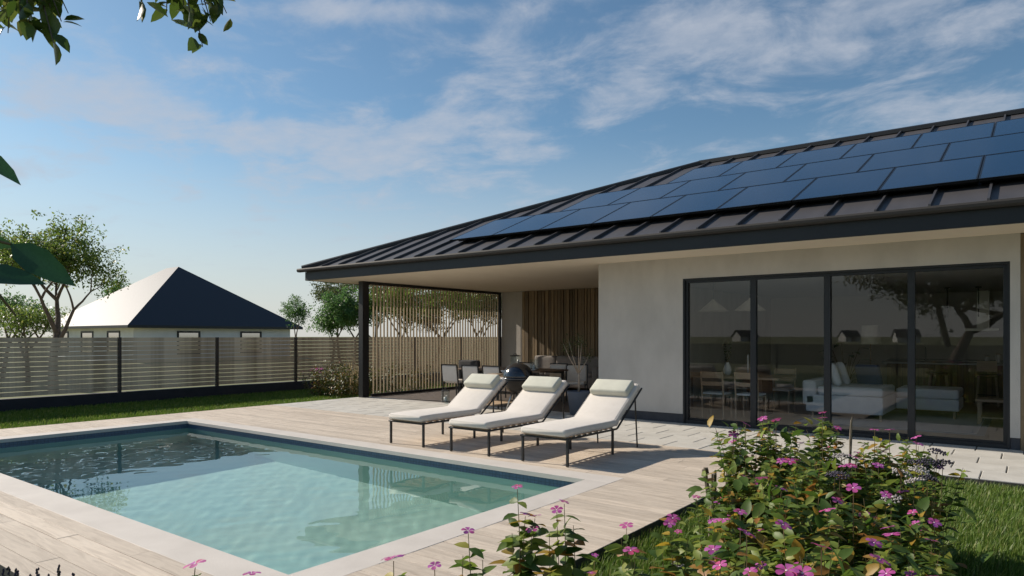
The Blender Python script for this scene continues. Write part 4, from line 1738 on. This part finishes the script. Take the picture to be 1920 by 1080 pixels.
def vinca_stem(base, top, bag, tubes, r, lsz=.085, start=.25, step=.055, pairs=2):
    base, top = Vector(base), Vector(top)
    ln = (top - base).length
    mid = (base + top) / 2 + Vector((r.uniform(-.05, .05), r.uniform(-.05, .05), .03)) * ln
    n = max(4, int(ln / .09))
    pts = []
    for i in range(n + 1):
        t = i / n
        pts.append(base * (1 - t) ** 2 + mid * 2 * t * (1 - t) + top * t * t)
    tubes.tube(pts, [.0034 - .002 * i / n for i in range(n + 1)], 4, False)
    t = start
    a = r.uniform(0, 6.28)
    while t < .97:
        p = base * (1 - t) ** 2 + mid * 2 * t * (1 - t) + top * t * t
        sz = lsz * r.uniform(.65, 1.2) * (1 - .3 * max(0, t - .7) / .3)
        for k in range(pairs):
            aa = a + k * 2 * math.pi / pairs + r.uniform(-.3, .3)
            el = r.uniform(-.15, .55)
            d = Vector((math.cos(aa) * math.cos(el), math.sin(aa) * math.cos(el), math.sin(el)))
            bag.add(p, d, Vector((-.35, -.1, 1)) + rv(r, .6), sz)
        a += 1.57 + r.uniform(-.3, .3)
        t += step / ln * r.uniform(.7, 1.3)


# large flowering bush at the right
rb = random.Random(11)
bush = thing('flowering_bush', 'large pink periwinkle bush with green and orange leaves in the right foreground', 'bush', tuple(P(1540, 631, 3.9).to_2d()) + (LAWN,))
bag = LeafBag(MT['leaf_vinca'], VL)
stems = MB()
clumps = [(1338, 950, 4.5, 3), (1365, 935, 4.6, 4), (1400, 800, 4.6, 9), (1440, 795, 4.7, 8), (1480, 815, 4.8, 7), (1540, 785, 5.0, 8), (1590, 850, 4.9, 8), (1640, 825, 5.0, 9), (1700, 835, 4.7, 9), (1735, 880, 4.5, 6),
          (1390, 880, 4.1, 9), (1450, 860, 4.0, 9), (1520, 870, 4.0, 10), (1580, 880, 4.0, 9), (1650, 875, 4.0, 9), (1710, 900, 4.0, 8),
          (1365, 960, 3.5, 4), (1410, 950, 3.4, 9), (1480, 930, 3.3, 10), (1550, 930, 3.2, 10), (1620, 940, 3.3, 9), (1690, 950, 3.4, 9), (1735, 985, 3.5, 6),
          (1360, 1035, 2.9, 3), (1400, 1015, 2.75, 8), (1480, 1030, 2.6, 8), (1560, 1020, 2.6, 8), (1640, 1005, 2.7, 8), (1710, 1020, 2.9, 6),
          (1450, 1075, 2.25, 5), (1540, 1080, 2.25, 5), (1620, 1075, 2.3, 5)]
fl_spots = []
for (px, py, d, ns_) in clumps:
    top0 = P(px, py, d)
    for k in range(ns_):
        tp = top0 + Vector((max(-.2, min(.2, rb.gauss(0, .11))), max(-.2, min(.2, rb.gauss(0, .11))), rb.uniform(-.15, .04)))
        bs0 = Vector((top0.x + rb.gauss(0, .06), top0.y + rb.gauss(0, .06), LAWN))
        vinca_stem(bs0, tp, bag, stems, rb, .084, .12, .036, 3)
        if k < 2:
            fl_spots.append(tp)
# filling twigs low in the bush
for (px, py, d, ns_) in clumps:
    top0 = P(px, py, d)
    for k in range(ns_ * 4):
        h = rb.uniform(.05, 1.0) ** .7
        p = Vector((top0.x + max(-.24, min(.24, rb.gauss(0, .13))), top0.y + max(-.24, min(.24, rb.gauss(0, .13))), LAWN + h * (top0.z - LAWN)))
        bag.add(p, rv(rb) + Vector((0, 0, .2)), Vector((0, 0, 1)) + rv(rb, .6), rb.uniform(.055, .115))
o = stems.build('stems', MT['stem'], bush)
o['kind'] = 'stuff'
bag.emit(bush, 300)
for tp in fl_spots:
    flower_at(bush, tp + Vector((0, 0, .012)), rb.uniform(.05, .072), rb)
for (px, py, d) in ((1430, 785, 4.55), (1398, 795, 4.55), (1455, 788, 4.6), (1375, 814, 4.6), (1542, 774, 4.9), (1640, 806, 4.9), (1668, 806, 4.8), (1718, 820, 4.6), (1752, 1000 - 20, 3.3),
                    (1600, 915, 3.2), (1604, 858, 4.0), (1400, 1000, 2.7), (1540, 1025, 2.5), (1650, 1050, 2.45), (1475, 1070, 2.15), (1505, 1075, 2.15), (1350, 1060, 2.6), (1388, 960, 3.2)):
    q_ = P(px, py, d)
    flower_at(bush, q_, rb.uniform(.06, .08), rb, .5)
    b = MB()
    b.tube([(q_.x, q_.y, q_.z - .45), (q_.x, q_.y, q_.z)], .0025, 4, False)
    b.build('flower_stalk', MT['stem'], bush)
# dark seed umbels
q = MB()
for k in range(34):
    a = k * 2.4
    rr_ = .048 * math.sqrt((k + .5) / 34)
    c = Vector((rr_ * math.cos(a), rr_ * math.sin(a), .02 - rr_ * rr_ * 6 + rb.uniform(-.006, .006)))
    q.lathe([(.0015, -.006), (.0065, 0), (.001, .006)], 5, c)
UMB = q.mesh('seed_head', MT['seed'])
UMBW = q.mesh('seed_head', MT['cone'])
for (px, py, d, w_) in ((1757, 850, 4.3, 0), (1738, 868, 4.3, 0), (1752, 876, 4.3, 0), (1768, 870, 4.3, 0), (1718, 870, 4.35, 0), (1725, 884, 4.2, 1), (1578, 858, 4.2, 1), (1565, 892, 3.9, 0), (1690, 890, 3.9, 1), (1672, 940, 3.5, 1), (1575, 895, 3.8, 0), (1740, 900, 3.9, 0), (1715, 905, 3.8, 1)):
    q_ = P(px, py, d)
    link('seed_head', UMBW if w_ else UMB, bush, q_ - wloc(bush), (rb.uniform(-.3, .3), rb.uniform(-.3, .3), rb.uniform(0, 6)), (1.1, 1.1, 1.1))
    b = MB()
    b.tube([(q_.x - .02, q_.y + .01, q_.z - .4), (q_.x, q_.y, q_.z)], .0025, 4, False)
    b.build('seed_stalk', MT['stem'], bush)

# weathered stakes in the bed
for (xt, yt, xb_, yb_, d, w, lab) in ((1320, 880, 1331, 940, 5.0, .021, 'thin hooked grey stake, leftmost of the stubs beside the deck'),
                                      (1340, 889, 1337, 955, 4.9, .024, 'mossy upright stub, second from the left beside the deck'),
                                      (1371, 846, 1362, 935, 5.0, .025, 'tallest bark-covered stake in front of the patio'),
                                      (1397, 876, 1378, 935, 4.95, .022, 'leaning pale stake right of the tallest one'),
                                      (1409, 908, 1394, 945, 4.85, .026, 'short broken stub at the left edge of the bush'),
                                      (1597, 787, 1594, 850, 5.3, .012, 'thin stake sticking out of the top of the bush')):
    tp, bt = P(xt, yt, d), P(xb_, yb_, d)
    dr = (tp - bt).normalized()
    bt = bt - dr * ((bt.z - LAWN + .05) / max(.3, dr.z))
    o = thing('wooden_stake', lab, 'stake', tuple(bt), 0, 'weathered stakes in the flower bed')
    b = MB()
    n = 7
    pts = []
    for i in range(n + 1):
        t = i / n
        pts.append(bt.lerp(tp, t) + Vector((rb.uniform(-.006, .006), rb.uniform(-.006, .006), 0)))
    b.tube(pts, [w * rb.uniform(.65, 1.0) for _ in pts], 7)
    b.build('stake', MT['stake'], o)
    if 'hooked' in lab:
        b = MB()
        b.tube([tp, tp + RT * .022 + Vector((0, 0, .004)), tp + RT * .03 - Vector((0, 0, .03))], [.014, .013, .008], 6)
        b.build('hook_end', MT['stake'], o)
    else:
        b = MB()
        b.tube([tp - dr * .02, tp + dr * .03 + RT * .005], [w * .7, w * .25], 6)
        b.build('split_tip', MT['stake'], o)


# foreground periwinkles
def small_vinca(label, stems_, seed, nm=140, lsz=.118, ground=LAWN):
    r = random.Random(seed)
    c = sum((P(a, b_, d_) for (a, b_, d_, f_) in stems_), Vector()) / len(stems_)
    o = thing('periwinkle_plant', label, 'plant', (c.x, c.y, ground), 0, 'small periwinkles in the foreground')
    bg_ = LeafBag(MT['leaf_vinca'], VL)
    tb = MB()
    for (px, py, d, f_) in stems_:
        tp = P(px, py, d)
        bs0 = Vector((tp.x * .6 + c.x * .4 + r.uniform(-.03, .03), tp.y * .6 + c.y * .4 + r.uniform(-.03, .03), ground))
        vinca_stem(bs0, tp, bg_, tb, r, lsz, .3, .05)
        if f_:
            fo = flower_at(o, tp + Vector((0, 0, .01)), f_, r, .3)
    so_ = tb.build('stems', MT['stem'], o)
    so_['kind'] = 'stuff'
    bg_.emit(o, nm)
    return o


small_vinca('periwinkle with one large facing pink flower at the near pool corner', [(738, 1052, 2.35, .088), (722, 1095, 2.4, 0), (760, 1090, 2.3, 0)], 21)
small_vinca('low periwinkle with a half-hidden flower right of the largest bloom', [(815, 1066, 2.4, .05), (840, 1085, 2.4, 0)], 22)
small_vinca('slender periwinkle with a single small flower in front of the pool coping', [(878, 1000, 2.75, .058), (868, 1042, 2.75, 0), (905, 1050, 2.75, 0)], 23)
small_vinca('tall bushy periwinkle with several blooms at the middle bottom edge', [(970, 917, 3.0, .052), (1003, 972, 3.0, .06), (998, 997, 2.95, .06), (985, 968, 3.0, .05), (960, 1000, 3.0, 0), (1000, 1040, 2.95, 0), (975, 1030, 2.9, 0)], 24, 200)
small_vinca('thin periwinkle with dark violet bloom leaning over the deck', [(1058, 945, 3.1, .052), (1044, 960, 3.1, .06), (1075, 985, 3.1, 0), (1030, 1000, 3.1, 0)], 25)
small_vinca('pale pink periwinkle beside the black deck edge', [(1175, 989, 3.6, .078), (1183, 1036, 3.5, .085), (1165, 1010, 3.6, 0), (1190, 1050, 3.4, 0)], 26)
small_vinca('double periwinkle with two coral blooms left of the bush', [(1255, 985, 3.8, .07), (1262, 975, 3.85, .08), (1272, 1000, 3.8, .045), (1240, 1000, 3.8, 0), (1290, 1010, 3.7, 0)], 27)
small_vinca('single pink periwinkle at the front deck edge, bottom left', [(366, 1064, 2.2, .072), (350, 1110, 2.2, 0)], 28)
small_vinca('periwinkle whose petal just shows below the near pool corner', [(472, 1082, 2.1, .055), (455, 1120, 2.1, 0)], 29)
small_vinca('magenta periwinkle low in the grass at the bottom right of the deck', [(1108, 1078, 3.3, .05), (1115, 1045, 3.4, .04), (1130, 1095, 3.2, 0)], 30)
small_vinca('low periwinkle with mauve bloom in front of the bush', [(1338, 1035, 3.0, .08), (1345, 1064, 2.9, .085)], 31)

# pine cone
pc = P(1272, 1076, 4.4)
co = thing('pine_cone', 'grey-white open pine cone lying in the grass', 'pine cone', (pc.x, pc.y, LAWN + .02))
b = MB()
b.lathe([(.006, 0), (.03, .03), (.032, .07), (.008, .125)], 10)
b.build('core', MT['bark'], co, True, True)
q = MB()
q.rbox(0, .036, -.016, .016, -.006, .006, .006, 2)
me = q.mesh('scale', MT['cone'], True)
for k in range(42):
    t = k / 42
    a = k * 2.4
    r = .02 + .022 * math.sin(math.pi * min(1, t * .9 + .15))
    link('scale', me, co, (r * math.cos(a) * .8, r * math.sin(a) * .8, .015 + .105 * t), Euler((0, R_(-15 - 45 * t), a)), [1.1 - .5 * t] * 3)

# lavender at the bottom left
lr = random.Random(5)
c = P(60, 1080, 2.5)
lav = thing('lavender_plant', 'dark lavender spikes at the bottom left corner', 'plant', (c.x, c.y, LAWN))
st0 = MB()
heads = [(4, 1068), (15, 1063), (28, 1068), (31, 1070), (70, 1067), (73, 1076), (112, 1059), (90, 1078), (137, 1075), (57, 1079), (-10, 1070), (-25, 1062)]
for (px, py) in heads:
    tp = P(px, py, 2.5 + lr.uniform(-.08, .08))
    bs0 = Vector((c.x + lr.uniform(-.08, .08), c.y + lr.uniform(-.08, .08), LAWN))
    st0.tube([bs0, (bs0 + tp) / 2 + Vector((lr.uniform(-.03, .03), 0, .04)), tp], [.003, .0025, .0015], 4, False)
    q = MB()
    dr = (tp - bs0).normalized()
    for k in range(9):
        for j in range(2):
            p = tp - dr * (k * .011 + .004) + rv(lr, .0035)
            n0 = len(q.v)
            q.lathe([(.0012, -.0055), (.004, -.001), (.0032, .003), (.0008, .0065)], 5, p)
    q.build('flower_spike', MT['lav'], lav)
o = st0.build('stems', MT['stem'], lav)
o['kind'] = 'stuff'

# ------------------------------------------------------------------ trees
def make_tree(name, label, base, height, width, seed, leafmat, nleaf=4200, lsize=.10, trunk_r=.12, lean=(0, 0), fork=.35, clump=.42, flat=.6, group=None, levels=4, spread=.75, bark='bark'):
    r = random.Random(seed)
    tubes = []
    tips = []

    def grow(p, d, ln, rad, lv):
        pts = [p]
        n = 4
        dd = d.copy()
        for i in range(n):
            dd = (dd + rv(r, .16) + Vector((0, 0, .05))).normalized()
            pts.append(pts[-1] + dd * (ln / n))
        tubes.append((pts, [rad * (1 - .42 * i / n) for i in range(n + 1)], lv))
        if lv <= 1:
            tips.append((pts[-1], lv))
            tips.append((pts[-2], lv))
        if lv == 0:
            return
        nb = r.choice((2, 3, 3)) if lv > 1 else r.choice((3, 3, 4))
        a0 = r.uniform(0, 6.28)
        for k in range(nb):
            a = a0 + 6.283 * k / nb + r.uniform(-.5, .5)
            side = Vector((math.cos(a), math.sin(a), 0))
            nd = (dd * (1 - spread * .55) + side * spread * r.uniform(.7, 1.2) + Vector((0, 0, .18))).normalized()
            st = pts[-1] if k < 2 else pts[-2]
            grow(st, nd, ln * r.uniform(.62, .85), rad * .58 * r.uniform(.8, 1.1), lv - 1)
    grow(Vector((0, 0, 0)), Vector((lean[0], lean[1], 1)).normalized(), fork, .1, levels)
    allp = np.array([tuple(q) for t in tubes for q in t[0]] + [tuple(t[0]) for t in tips])
    mn, mx_ = allp.min(0), allp.max(0)
    sz = (height - clump * .5) / (mx_[2])
    sxy = (width - clump) / max(mx_[0] - mn[0], mx_[1] - mn[1])
    S = Vector((sxy, sxy, sz))

    def sc(p):
        return Vector((p.x * S.x, p.y * S.y, p.z * S.z))
    o = thing(name, label, 'tree', base, 0, group)
    b = MB()
    for pts, rads, lv in tubes:
        kr = trunk_r / .1
        b.tube([sc(q) for q in pts], [max(.006, q * kr) for q in rads], 7 if lv > 2 else 5, False)
    b.build('trunk', MT[bark], o, True, True)
    per = max(8, nleaf // max(1, len(tips)))
    rn = np.random.RandomState(seed)
    T = np.array([tuple(sc(t[0])) for t in tips])
    C = np.repeat(T, per, axis=0)
    # each tip holds several small sprays of leaves
    sub = rn.normal(0, 1, (len(T) * 4, 3)) * clump * np.array([.5, .5, .5 * flat])
    which = rn.randint(0, 4, len(C)) + 4 * np.repeat(np.arange(len(T)), per)
    C = C + sub[which] + rn.normal(0, 1, C.shape) * clump * np.array([.22, .22, .22 * flat])
    n = len(C)
    dirs = rn.normal(0, 1, (n, 3))
    dirs[:, 2] -= .3
    dirs /= np.linalg.norm(dirs, axis=1)[:, None]
    up = rn.normal(0, .6, (n, 3))
    up[:, 2] += 1
    sd2 = np.cross(dirs, up)
    sd2 /= np.linalg.norm(sd2, axis=1)[:, None] + 1e-9
    L_ = lsize * rn.uniform(.6, 1.3, (n, 1))
    V = np.stack([C, C + dirs * L_ * .5 + sd2 * L_ * .26, C + dirs * L_, C + dirs * L_ * .5 - sd2 * L_ * .26], 1).reshape(-1, 3)
    F = np.arange(n * 4).reshape(-1, 4)
    link('crown', fast_mesh('crown', V, F, [MT[leafmat]]), o)
    return o


def ground_at(px, d):
    q = P(px, 631, d)
    return (q.x, q.y, LAWN - .03)


TG = 'trees beyond the fence'
make_tree('garden_tree', 'tall leafy tree behind the fence at the left, in front of the pale roof', ground_at(100, 20.5), 5.4, 3.5, 3, 'leaf_tree', 17000, .098, .155, (-.05, 0), 1.35, .5, .75, TG, 4, .62)
make_tree('garden_tree', 'small pale tree at the far left edge behind the fence', ground_at(5, 27), 3.4, 3.2, 5, 'leaf_green', 5200, .09, .09, (.3, 0), .7, .5, .5, TG, 3, .8)
make_tree('garden_tree', 'low crooked tree between the far left edge and the tall tree', ground_at(52, 23), 2.85, 2.2, 6, 'leaf_tree', 4200, .085, .09, (-.2, 0), .6, .45, .5, TG, 3, .8)
make_tree('garden_tree', 'tree crown peeping over the back of the pale neighbour roof', ground_at(225, 66), 7.4, 4.5, 8, 'leaf_green', 3000, .2, .14, (0, 0), .7, .7, .6, TG, 3, .7)
make_tree('garden_tree', 'slim round-headed tree right of the neighbour roof corner', ground_at(558, 42), 4.15, 2.0, 12, 'leaf_green', 4200, .10, .08, (-.1, .05), .9, .42, .8, TG, 3, .55)
tl = [(618, 33, 3.5, 2.4, 'leaf_green', 'bright green tree with bent stem nearest left of the black post'),
      (640, 38, 5.0, 4.4, 'leaf_dark', 'tall dark crown standing behind the bright green tree at the post'),
      (662, 34, 3.9, 2.6, 'leaf_green', 'fresh green tree touching the left side of the black post'),
      (712, 36, 4.7, 3.6, 'leaf_dark', 'dark tree behind the first slats of the screen'),
      (748, 34, 4.2, 3.2, 'leaf_tree', 'olive tree behind the left third of the screen'),
      (785, 37, 4.8, 3.6, 'leaf_tree', 'yellowish tree behind the middle of the screen, left'),
      (812, 33, 4.3, 3.4, 'leaf_tree', 'yellowish tree behind the middle of the screen, right'),
      (846, 36, 4.6, 3.6, 'leaf_dark', 'dark tree behind the right half of the screen'),
      (880, 38, 4.5, 3.4, 'leaf_tree', 'olive tree behind the right quarter of the screen'),
      (912, 36, 4.2, 3.2, 'leaf_dark', 'last dark tree behind the right end of the screen')]
for i, (px, d, h, w, m_, lab) in enumerate(tl):
    make_tree('garden_tree', lab, ground_at(px, d), h, w, 40 + i, m_, 7000, .115, .085, (.25 * (-1) ** i, .1), .5 + .1 * (i % 3), .5, .8, TG, 3, .62)
# spreading tree behind the viewer, mirrored in the panes; its front limb hangs into view
spread = make_tree('spreading_tree', 'broad spreading tree behind the viewer, its twigs hanging in at the top left', (-2.3, -5.6, LAWN), 4.5, 8.4, 77, 'leaf_dark', 26000, .12, .24, (0, 0), .28, .75, .55, None, 4, .95)

# ------------------------------------------------------------------ shrub bed by the post
fr2 = random.Random(31)
bx0 = Vector((-14.75, 11.75, LAWN))
sb = thing('autumn_shrub', 'low shrub with yellow and red leaves between fence and black post', 'shrub', tuple(bx0))
bag2 = LeafBag(MT['leaf_far'], leaf_arrays(1, .5, .1, .2))
tb = MB()
for k in range(70):
    a = Vector((fr2.uniform(-.75, .85), fr2.uniform(-.7, .9), 0))
    h = fr2.uniform(.45, .95) * (1 - .25 * (a.length / 1.2) ** 2)
    base = bx0 + a * .75
    tip = bx0 + a * 1.05 + Vector((fr2.uniform(-.1, .1), fr2.uniform(-.1, .1), h))
    tb.tube([base, (base + tip) / 2, tip], [.006, .005, .003], 4, False)
    for j in range(44):
        t = fr2.uniform(.1, 1.0)
        p = base.lerp(tip, t) + rv(fr2, .09)
        bag2.add(p, rv(fr2) + Vector((0, 0, .2)), Vector((0, 0, 1)) + rv(fr2, .5), fr2.uniform(.05, .09))
so_ = tb.build('stems', MT['stem'], sb)
so_['kind'] = 'stuff'
bag2.emit(sb, 0)
for k in range(9):
    p = bx0 + Vector((fr2.uniform(-.85, -.3), fr2.uniform(-.6, -.1), fr2.uniform(.6, .75)))
    flower_at(sb, p, .10, fr2)
pl_ = thing('feather_grass', 'tuft of tall dry plume grass rising out of the shrub beside the post', 'grass', (-14.45, 12.1, LAWN))
b = MB()
for k in range(60):
    a = fr2.uniform(0, 6.28)
    sp = fr2.uniform(.05, .42)
    h = fr2.uniform(.7, 1.25)
    p0 = Vector((-14.45 + fr2.uniform(-.2, .2), 12.1 + fr2.uniform(-.2, .2), LAWN))
    p1 = p0 + Vector((math.cos(a) * sp * .5, math.sin(a) * sp * .5, h * .7))
    p2 = p0 + Vector((math.cos(a) * sp * 1.3, math.sin(a) * sp * 1.3, h))
    w = .006
    sd3 = Vector((-math.sin(a), math.cos(a), 0)) * w
    b.add([p0 - sd3, p0 + sd3, p1 - sd3, p1 + sd3, p2], [(0, 1, 3, 2), (2, 3, 4)])
b.build('blades', MT['plume'], pl_)['kind'] = 'stuff'
sb2 = thing('low_green_shrub', 'low green shrub seen through the first slats of the screen', 'shrub', (-14.3, 13.6, LAWN))
bag2 = LeafBag(MT['leaf_far'], leaf_arrays(1, .5, .1, .2))
tb = MB()
c0 = Vector((-14.3, 13.6, LAWN))
for k in range(50):
    a = Vector((fr2.uniform(-.6, .6), fr2.uniform(-1.1, 1.1), 0))
    h = fr2.uniform(.4, .85)
    base = c0 + a * .8
    tip = c0 + a + Vector((0, 0, h))
    tb.tube([base, tip], [.006, .003], 4, False)
    for j in range(36):
        p = base.lerp(tip, fr2.uniform(.1, 1)) + rv(fr2, .09)
        bag2.add(p, rv(fr2), Vector((0, 0, 1)) + rv(fr2, .5), fr2.uniform(.05, .09))
so_ = tb.build('stems', MT['stem'], sb2)
so_['kind'] = 'stuff'
bag2.emit(sb2, 0)

# ------------------------------------------------------------------ potted olive
po = thing('potted_olive', 'small bare-stemmed tree in a slate blue pot at the house corner', 'potted tree', (-6.92, 11.22, 0.002))
b = MB()
b.lathe([(.15, 0), (.165, .01), (.225, .43), (.225, .45), (.205, .45), (.20, .40)], 28)
b.f = b.f[:-1]
b.mi = b.mi[:-1]
b.build('pot', MT['pot'], po, True, True)
b = MB()
b.lathe([(.201, .40), (.1, .405), (.004, .41)], 20)
b.build('soil', MT['soil'], po, False, True)
b = MB()
fk = Vector((0, 0, .80))
b.tube([(0, 0, .38), (.01, 0, .6), fk], [.022, .02, .02], 8)
tips = []
ort = random.Random(3)
for (dx, dz) in ((-.30, .56), (-.19, .62), (.06, .62), (.22, .38), (.0, .7)):
    tp = fk + RT * dx + Vector((0, 0, dz)) + FW * ort.uniform(-.12, .12)
    md = fk.lerp(tp, .5) + RT * dx * .08
    b.tube([fk - Vector((0, 0, .02)), md, tp], [.013, .009, .004], 6)
    tips.append((md, tp))
b.build('trunk', MT['olivebark'], po, True, True)
bg_ = LeafBag(MT['leaf_dark'], leaf_arrays(1, .3, .1, .1, 'lance'))
for (md, tp) in tips:
    for k in range(80):
        p = md.lerp(tp, ort.uniform(.35, 1.12)) + rv(ort, .085)
        bg_.add(p + Vector(po.location), rv(ort) + Vector((0, 0, .3)), rv(ort), ort.uniform(.03, .055))
bg_.emit(po, 0)
# leaves on the vase twigs
bg_ = LeafBag(MT['leaf_dark'], leaf_arrays(1, .4, .1, .1))
for k in range(70):
    a = ort.uniform(0, 6.28)
    h = ort.uniform(.28, .62)
    bg_.add(Vector(vase_obj.location) + Vector((.2 * (h - .2) * math.cos(a), .2 * (h - .2) * math.sin(a), h)), rv(ort), rv(ort), .05)
bg_.emit(vase_obj, 0)
hp = thing('house_plant', 'dark leafy house plant in a pot behind the sofa back', 'plant', (-3.2, 16.2, 0.002))
b = MB()
b.lathe([(.13, 0), (.18, .32), (.17, .32), (.004, .30)], 20)
b.build('pot', MT['plinth'], hp, True, True)
bg_ = LeafBag(MT['leaf_broad'], leaf_arrays(1, .4, .1, .3))
b = MB()
for k in range(16):
    a = k * 2.4
    h = .6 + .05 * k
    tp = Vector((.28 * math.cos(a), .28 * math.sin(a), h))
    b.tube([(0, 0, .3), tp * .5 + Vector((0, 0, .25)), tp], .006, 4, False)
    bg_.add(Vector(hp.location) + tp, Vector((math.cos(a), math.sin(a), .1)), Vector((0, 0, 1)), .3)
b.build('stems', MT['stem'], hp, False, True)
bg_.emit(hp, 16)

# ------------------------------------------------------------------ overhanging tree at the top left
ovr = random.Random(17)
b = MB()
f1 = Vector((-2.3, -5.5, 1.2))
OD = 2.7
e1 = P(30, -150, OD)
e2 = P(320, -170, OD)
b.tube([f1, Vector((-2.5, -3.6, 2.9)), Vector((-2.8, -1.2, 3.35)), e1.lerp(e2, .2)], [.10, .08, .05, .02], 8)
b.tube([Vector((-2.8, -1.2, 3.35)), Vector((-2.3, .3, 3.4)), e2], [.035, .025, .012], 8)
bg_ = LeafBag(MT['leaf_over'], leaf_arrays(1, .56, .12, .25))
for (src, ends) in ((e1, ((-25, 25), (5, 40), (15, 62), (40, 55), (60, 20), (85, 60), (100, 80), (115, 40), (128, 25), (70, -10), (20, 0), (55, 40), (95, 15))),
                    (e2, ((262, 12), (290, -10), (312, 25), (345, 15), (360, 50), (380, 88), (395, 40), (412, 20), (425, 25), (380, 10), (355, -20), (370, 35), (330, 5)))):
    for (px, py) in ends:
        tp = P(px, py, OD + ovr.uniform(-.2, .2))
        md = src.lerp(tp, .5) + Vector((0, 0, .05))
        pts = [src * (1 - t) ** 2 + md * 2 * t * (1 - t) + tp * t * t for t in (0, .25, .5, .75, 1)]
        b.tube(pts, [.008, .006, .004, .003, .0018], 5, False)
        for k in range(15):
            t = ovr.uniform(.42, 1.0)
            p = src * (1 - t) ** 2 + md * 2 * t * (1 - t) + tp * t * t
            bg_.add(p + rv(ovr, .02), rv(ovr) + Vector((0, 0, -.5)), Vector((0, 0, 1)) + rv(ovr, .6), ovr.uniform(.055, .095))
b.build('limb', MT['bark'], spread, True)
bg_.emit(spread, 300)

# broad-leaved shrub close at the left
bl = thing('broad_leaf_shrub', 'broad dark green leaves reaching in at the left picture edge', 'shrub', tuple(P(-330, 631, 1.6).to_2d()) + (LAWN,))
me_v, me_f = leaf_arrays(1, .46, .16, .12)
b = MB()
s0 = Vector(bl.location)
s1 = P(-140, 470, 1.5)
b.tube([s0, (s0 + s1) / 2 + Vector((0, 0, .2)), s1], [.018, .014, .009], 7)
bg_ = LeafBag(MT['leaf_broad'], leaf_arrays(1, .34, .16, .12))
for (pa, pb, upv) in (((-75, 512, 1.45), (80, 520, 1.45), (-.3, -.8, .45)),
                      ((20, 458, 1.5), (131, 528, 1.46), (.25, -.75, .5)),
                      ((-90, 420, 1.5), (24, 468, 1.5), (-.5, -.7, .2)),
                      ((-70, 270, 1.6), (40, 335, 1.6), (-.3, -.5, .7))):
    a_, c_ = P(*pa), P(*pb)
    bg_.add(a_, c_ - a_, Vector(upv), (c_ - a_).length)
    b.tube([s1, (s1 + a_) / 2 + Vector((0, 0, .03)), a_], [.006, .005, .003], 5)
for k in range(14):
    a_ = s1 + Vector((ovr.uniform(-.35, .0), ovr.uniform(-.35, -.05), ovr.uniform(-.5, .35)))
    bg_.add(a_, rv(ovr), Vector((0, 0, 1)) + rv(ovr, .4), .15)
a_, c_ = P(-8, 545, 1.5), P(30, 592, 1.5)
b.tube([s1, a_, c_], [.006, .004, .002], 5)
b.build('stem', MT['stem'], bl, True)
bg_.emit(bl, 30)

# ------------------------------------------------------------------ grass blades
def grass(name, label, n, x0, x1, y0, y1, hmin, hmax, w, seed, keep=None):
    rn = np.random.RandomState(seed)
    X = rn.uniform(x0, x1, n)
    Y = rn.uniform(y0, y1, n)
    if keep is not None:
        k = keep(X, Y)
        X, Y = X[k], Y[k]
    n = len(X)
    h = rn.uniform(hmin, hmax, n)
    a = rn.uniform(0, 6.283, n)
    ln = rn.uniform(.05, .55, n) * h
    la = rn.uniform(-1.5, 1.5, n) + .3
    ww = w * rn.uniform(.6, 1.3, n)
    cx, cy = np.cos(a) * ww, np.sin(a) * ww
    dx, dy = np.cos(la) * ln, np.sin(la) * ln
    z0 = np.full(n, LAWN)
    V = np.stack([np.stack([X - cx, Y - cy, z0], 1), np.stack([X + cx, Y + cy, z0], 1),
                  np.stack([X + dx * .35 - cx * .8, Y + dy * .35 - cy * .8, z0 + h * .6], 1), np.stack([X + dx * .35 + cx * .8, Y + dy * .35 + cy * .8, z0 + h * .6], 1),
                  np.stack([X + dx, Y + dy, z0 + h], 1)], 1).reshape(-1, 3)
    F = (np.array([[0, 1, 3], [0, 3, 2], [2, 3, 4]])[None] + (np.arange(n) * 5)[:, None, None]).reshape(-1, 3)
    o = link(name, fast_mesh(name, V, F, [MT['grass']]))
    tag(o, label, 'grass', None, 'stuff')


grass('lawn_grass', 'green lawn blades beside the deck and patio in the right foreground', 150000, -2.42, 1.4, 2.2, 8.70, .045, .105, .0032, 1)
grass('strip_grass', 'grass strip between the deck and the board fence', 75000, -17.1, -13.31, 2.5, 16.5, .035, .085, .006, 2)
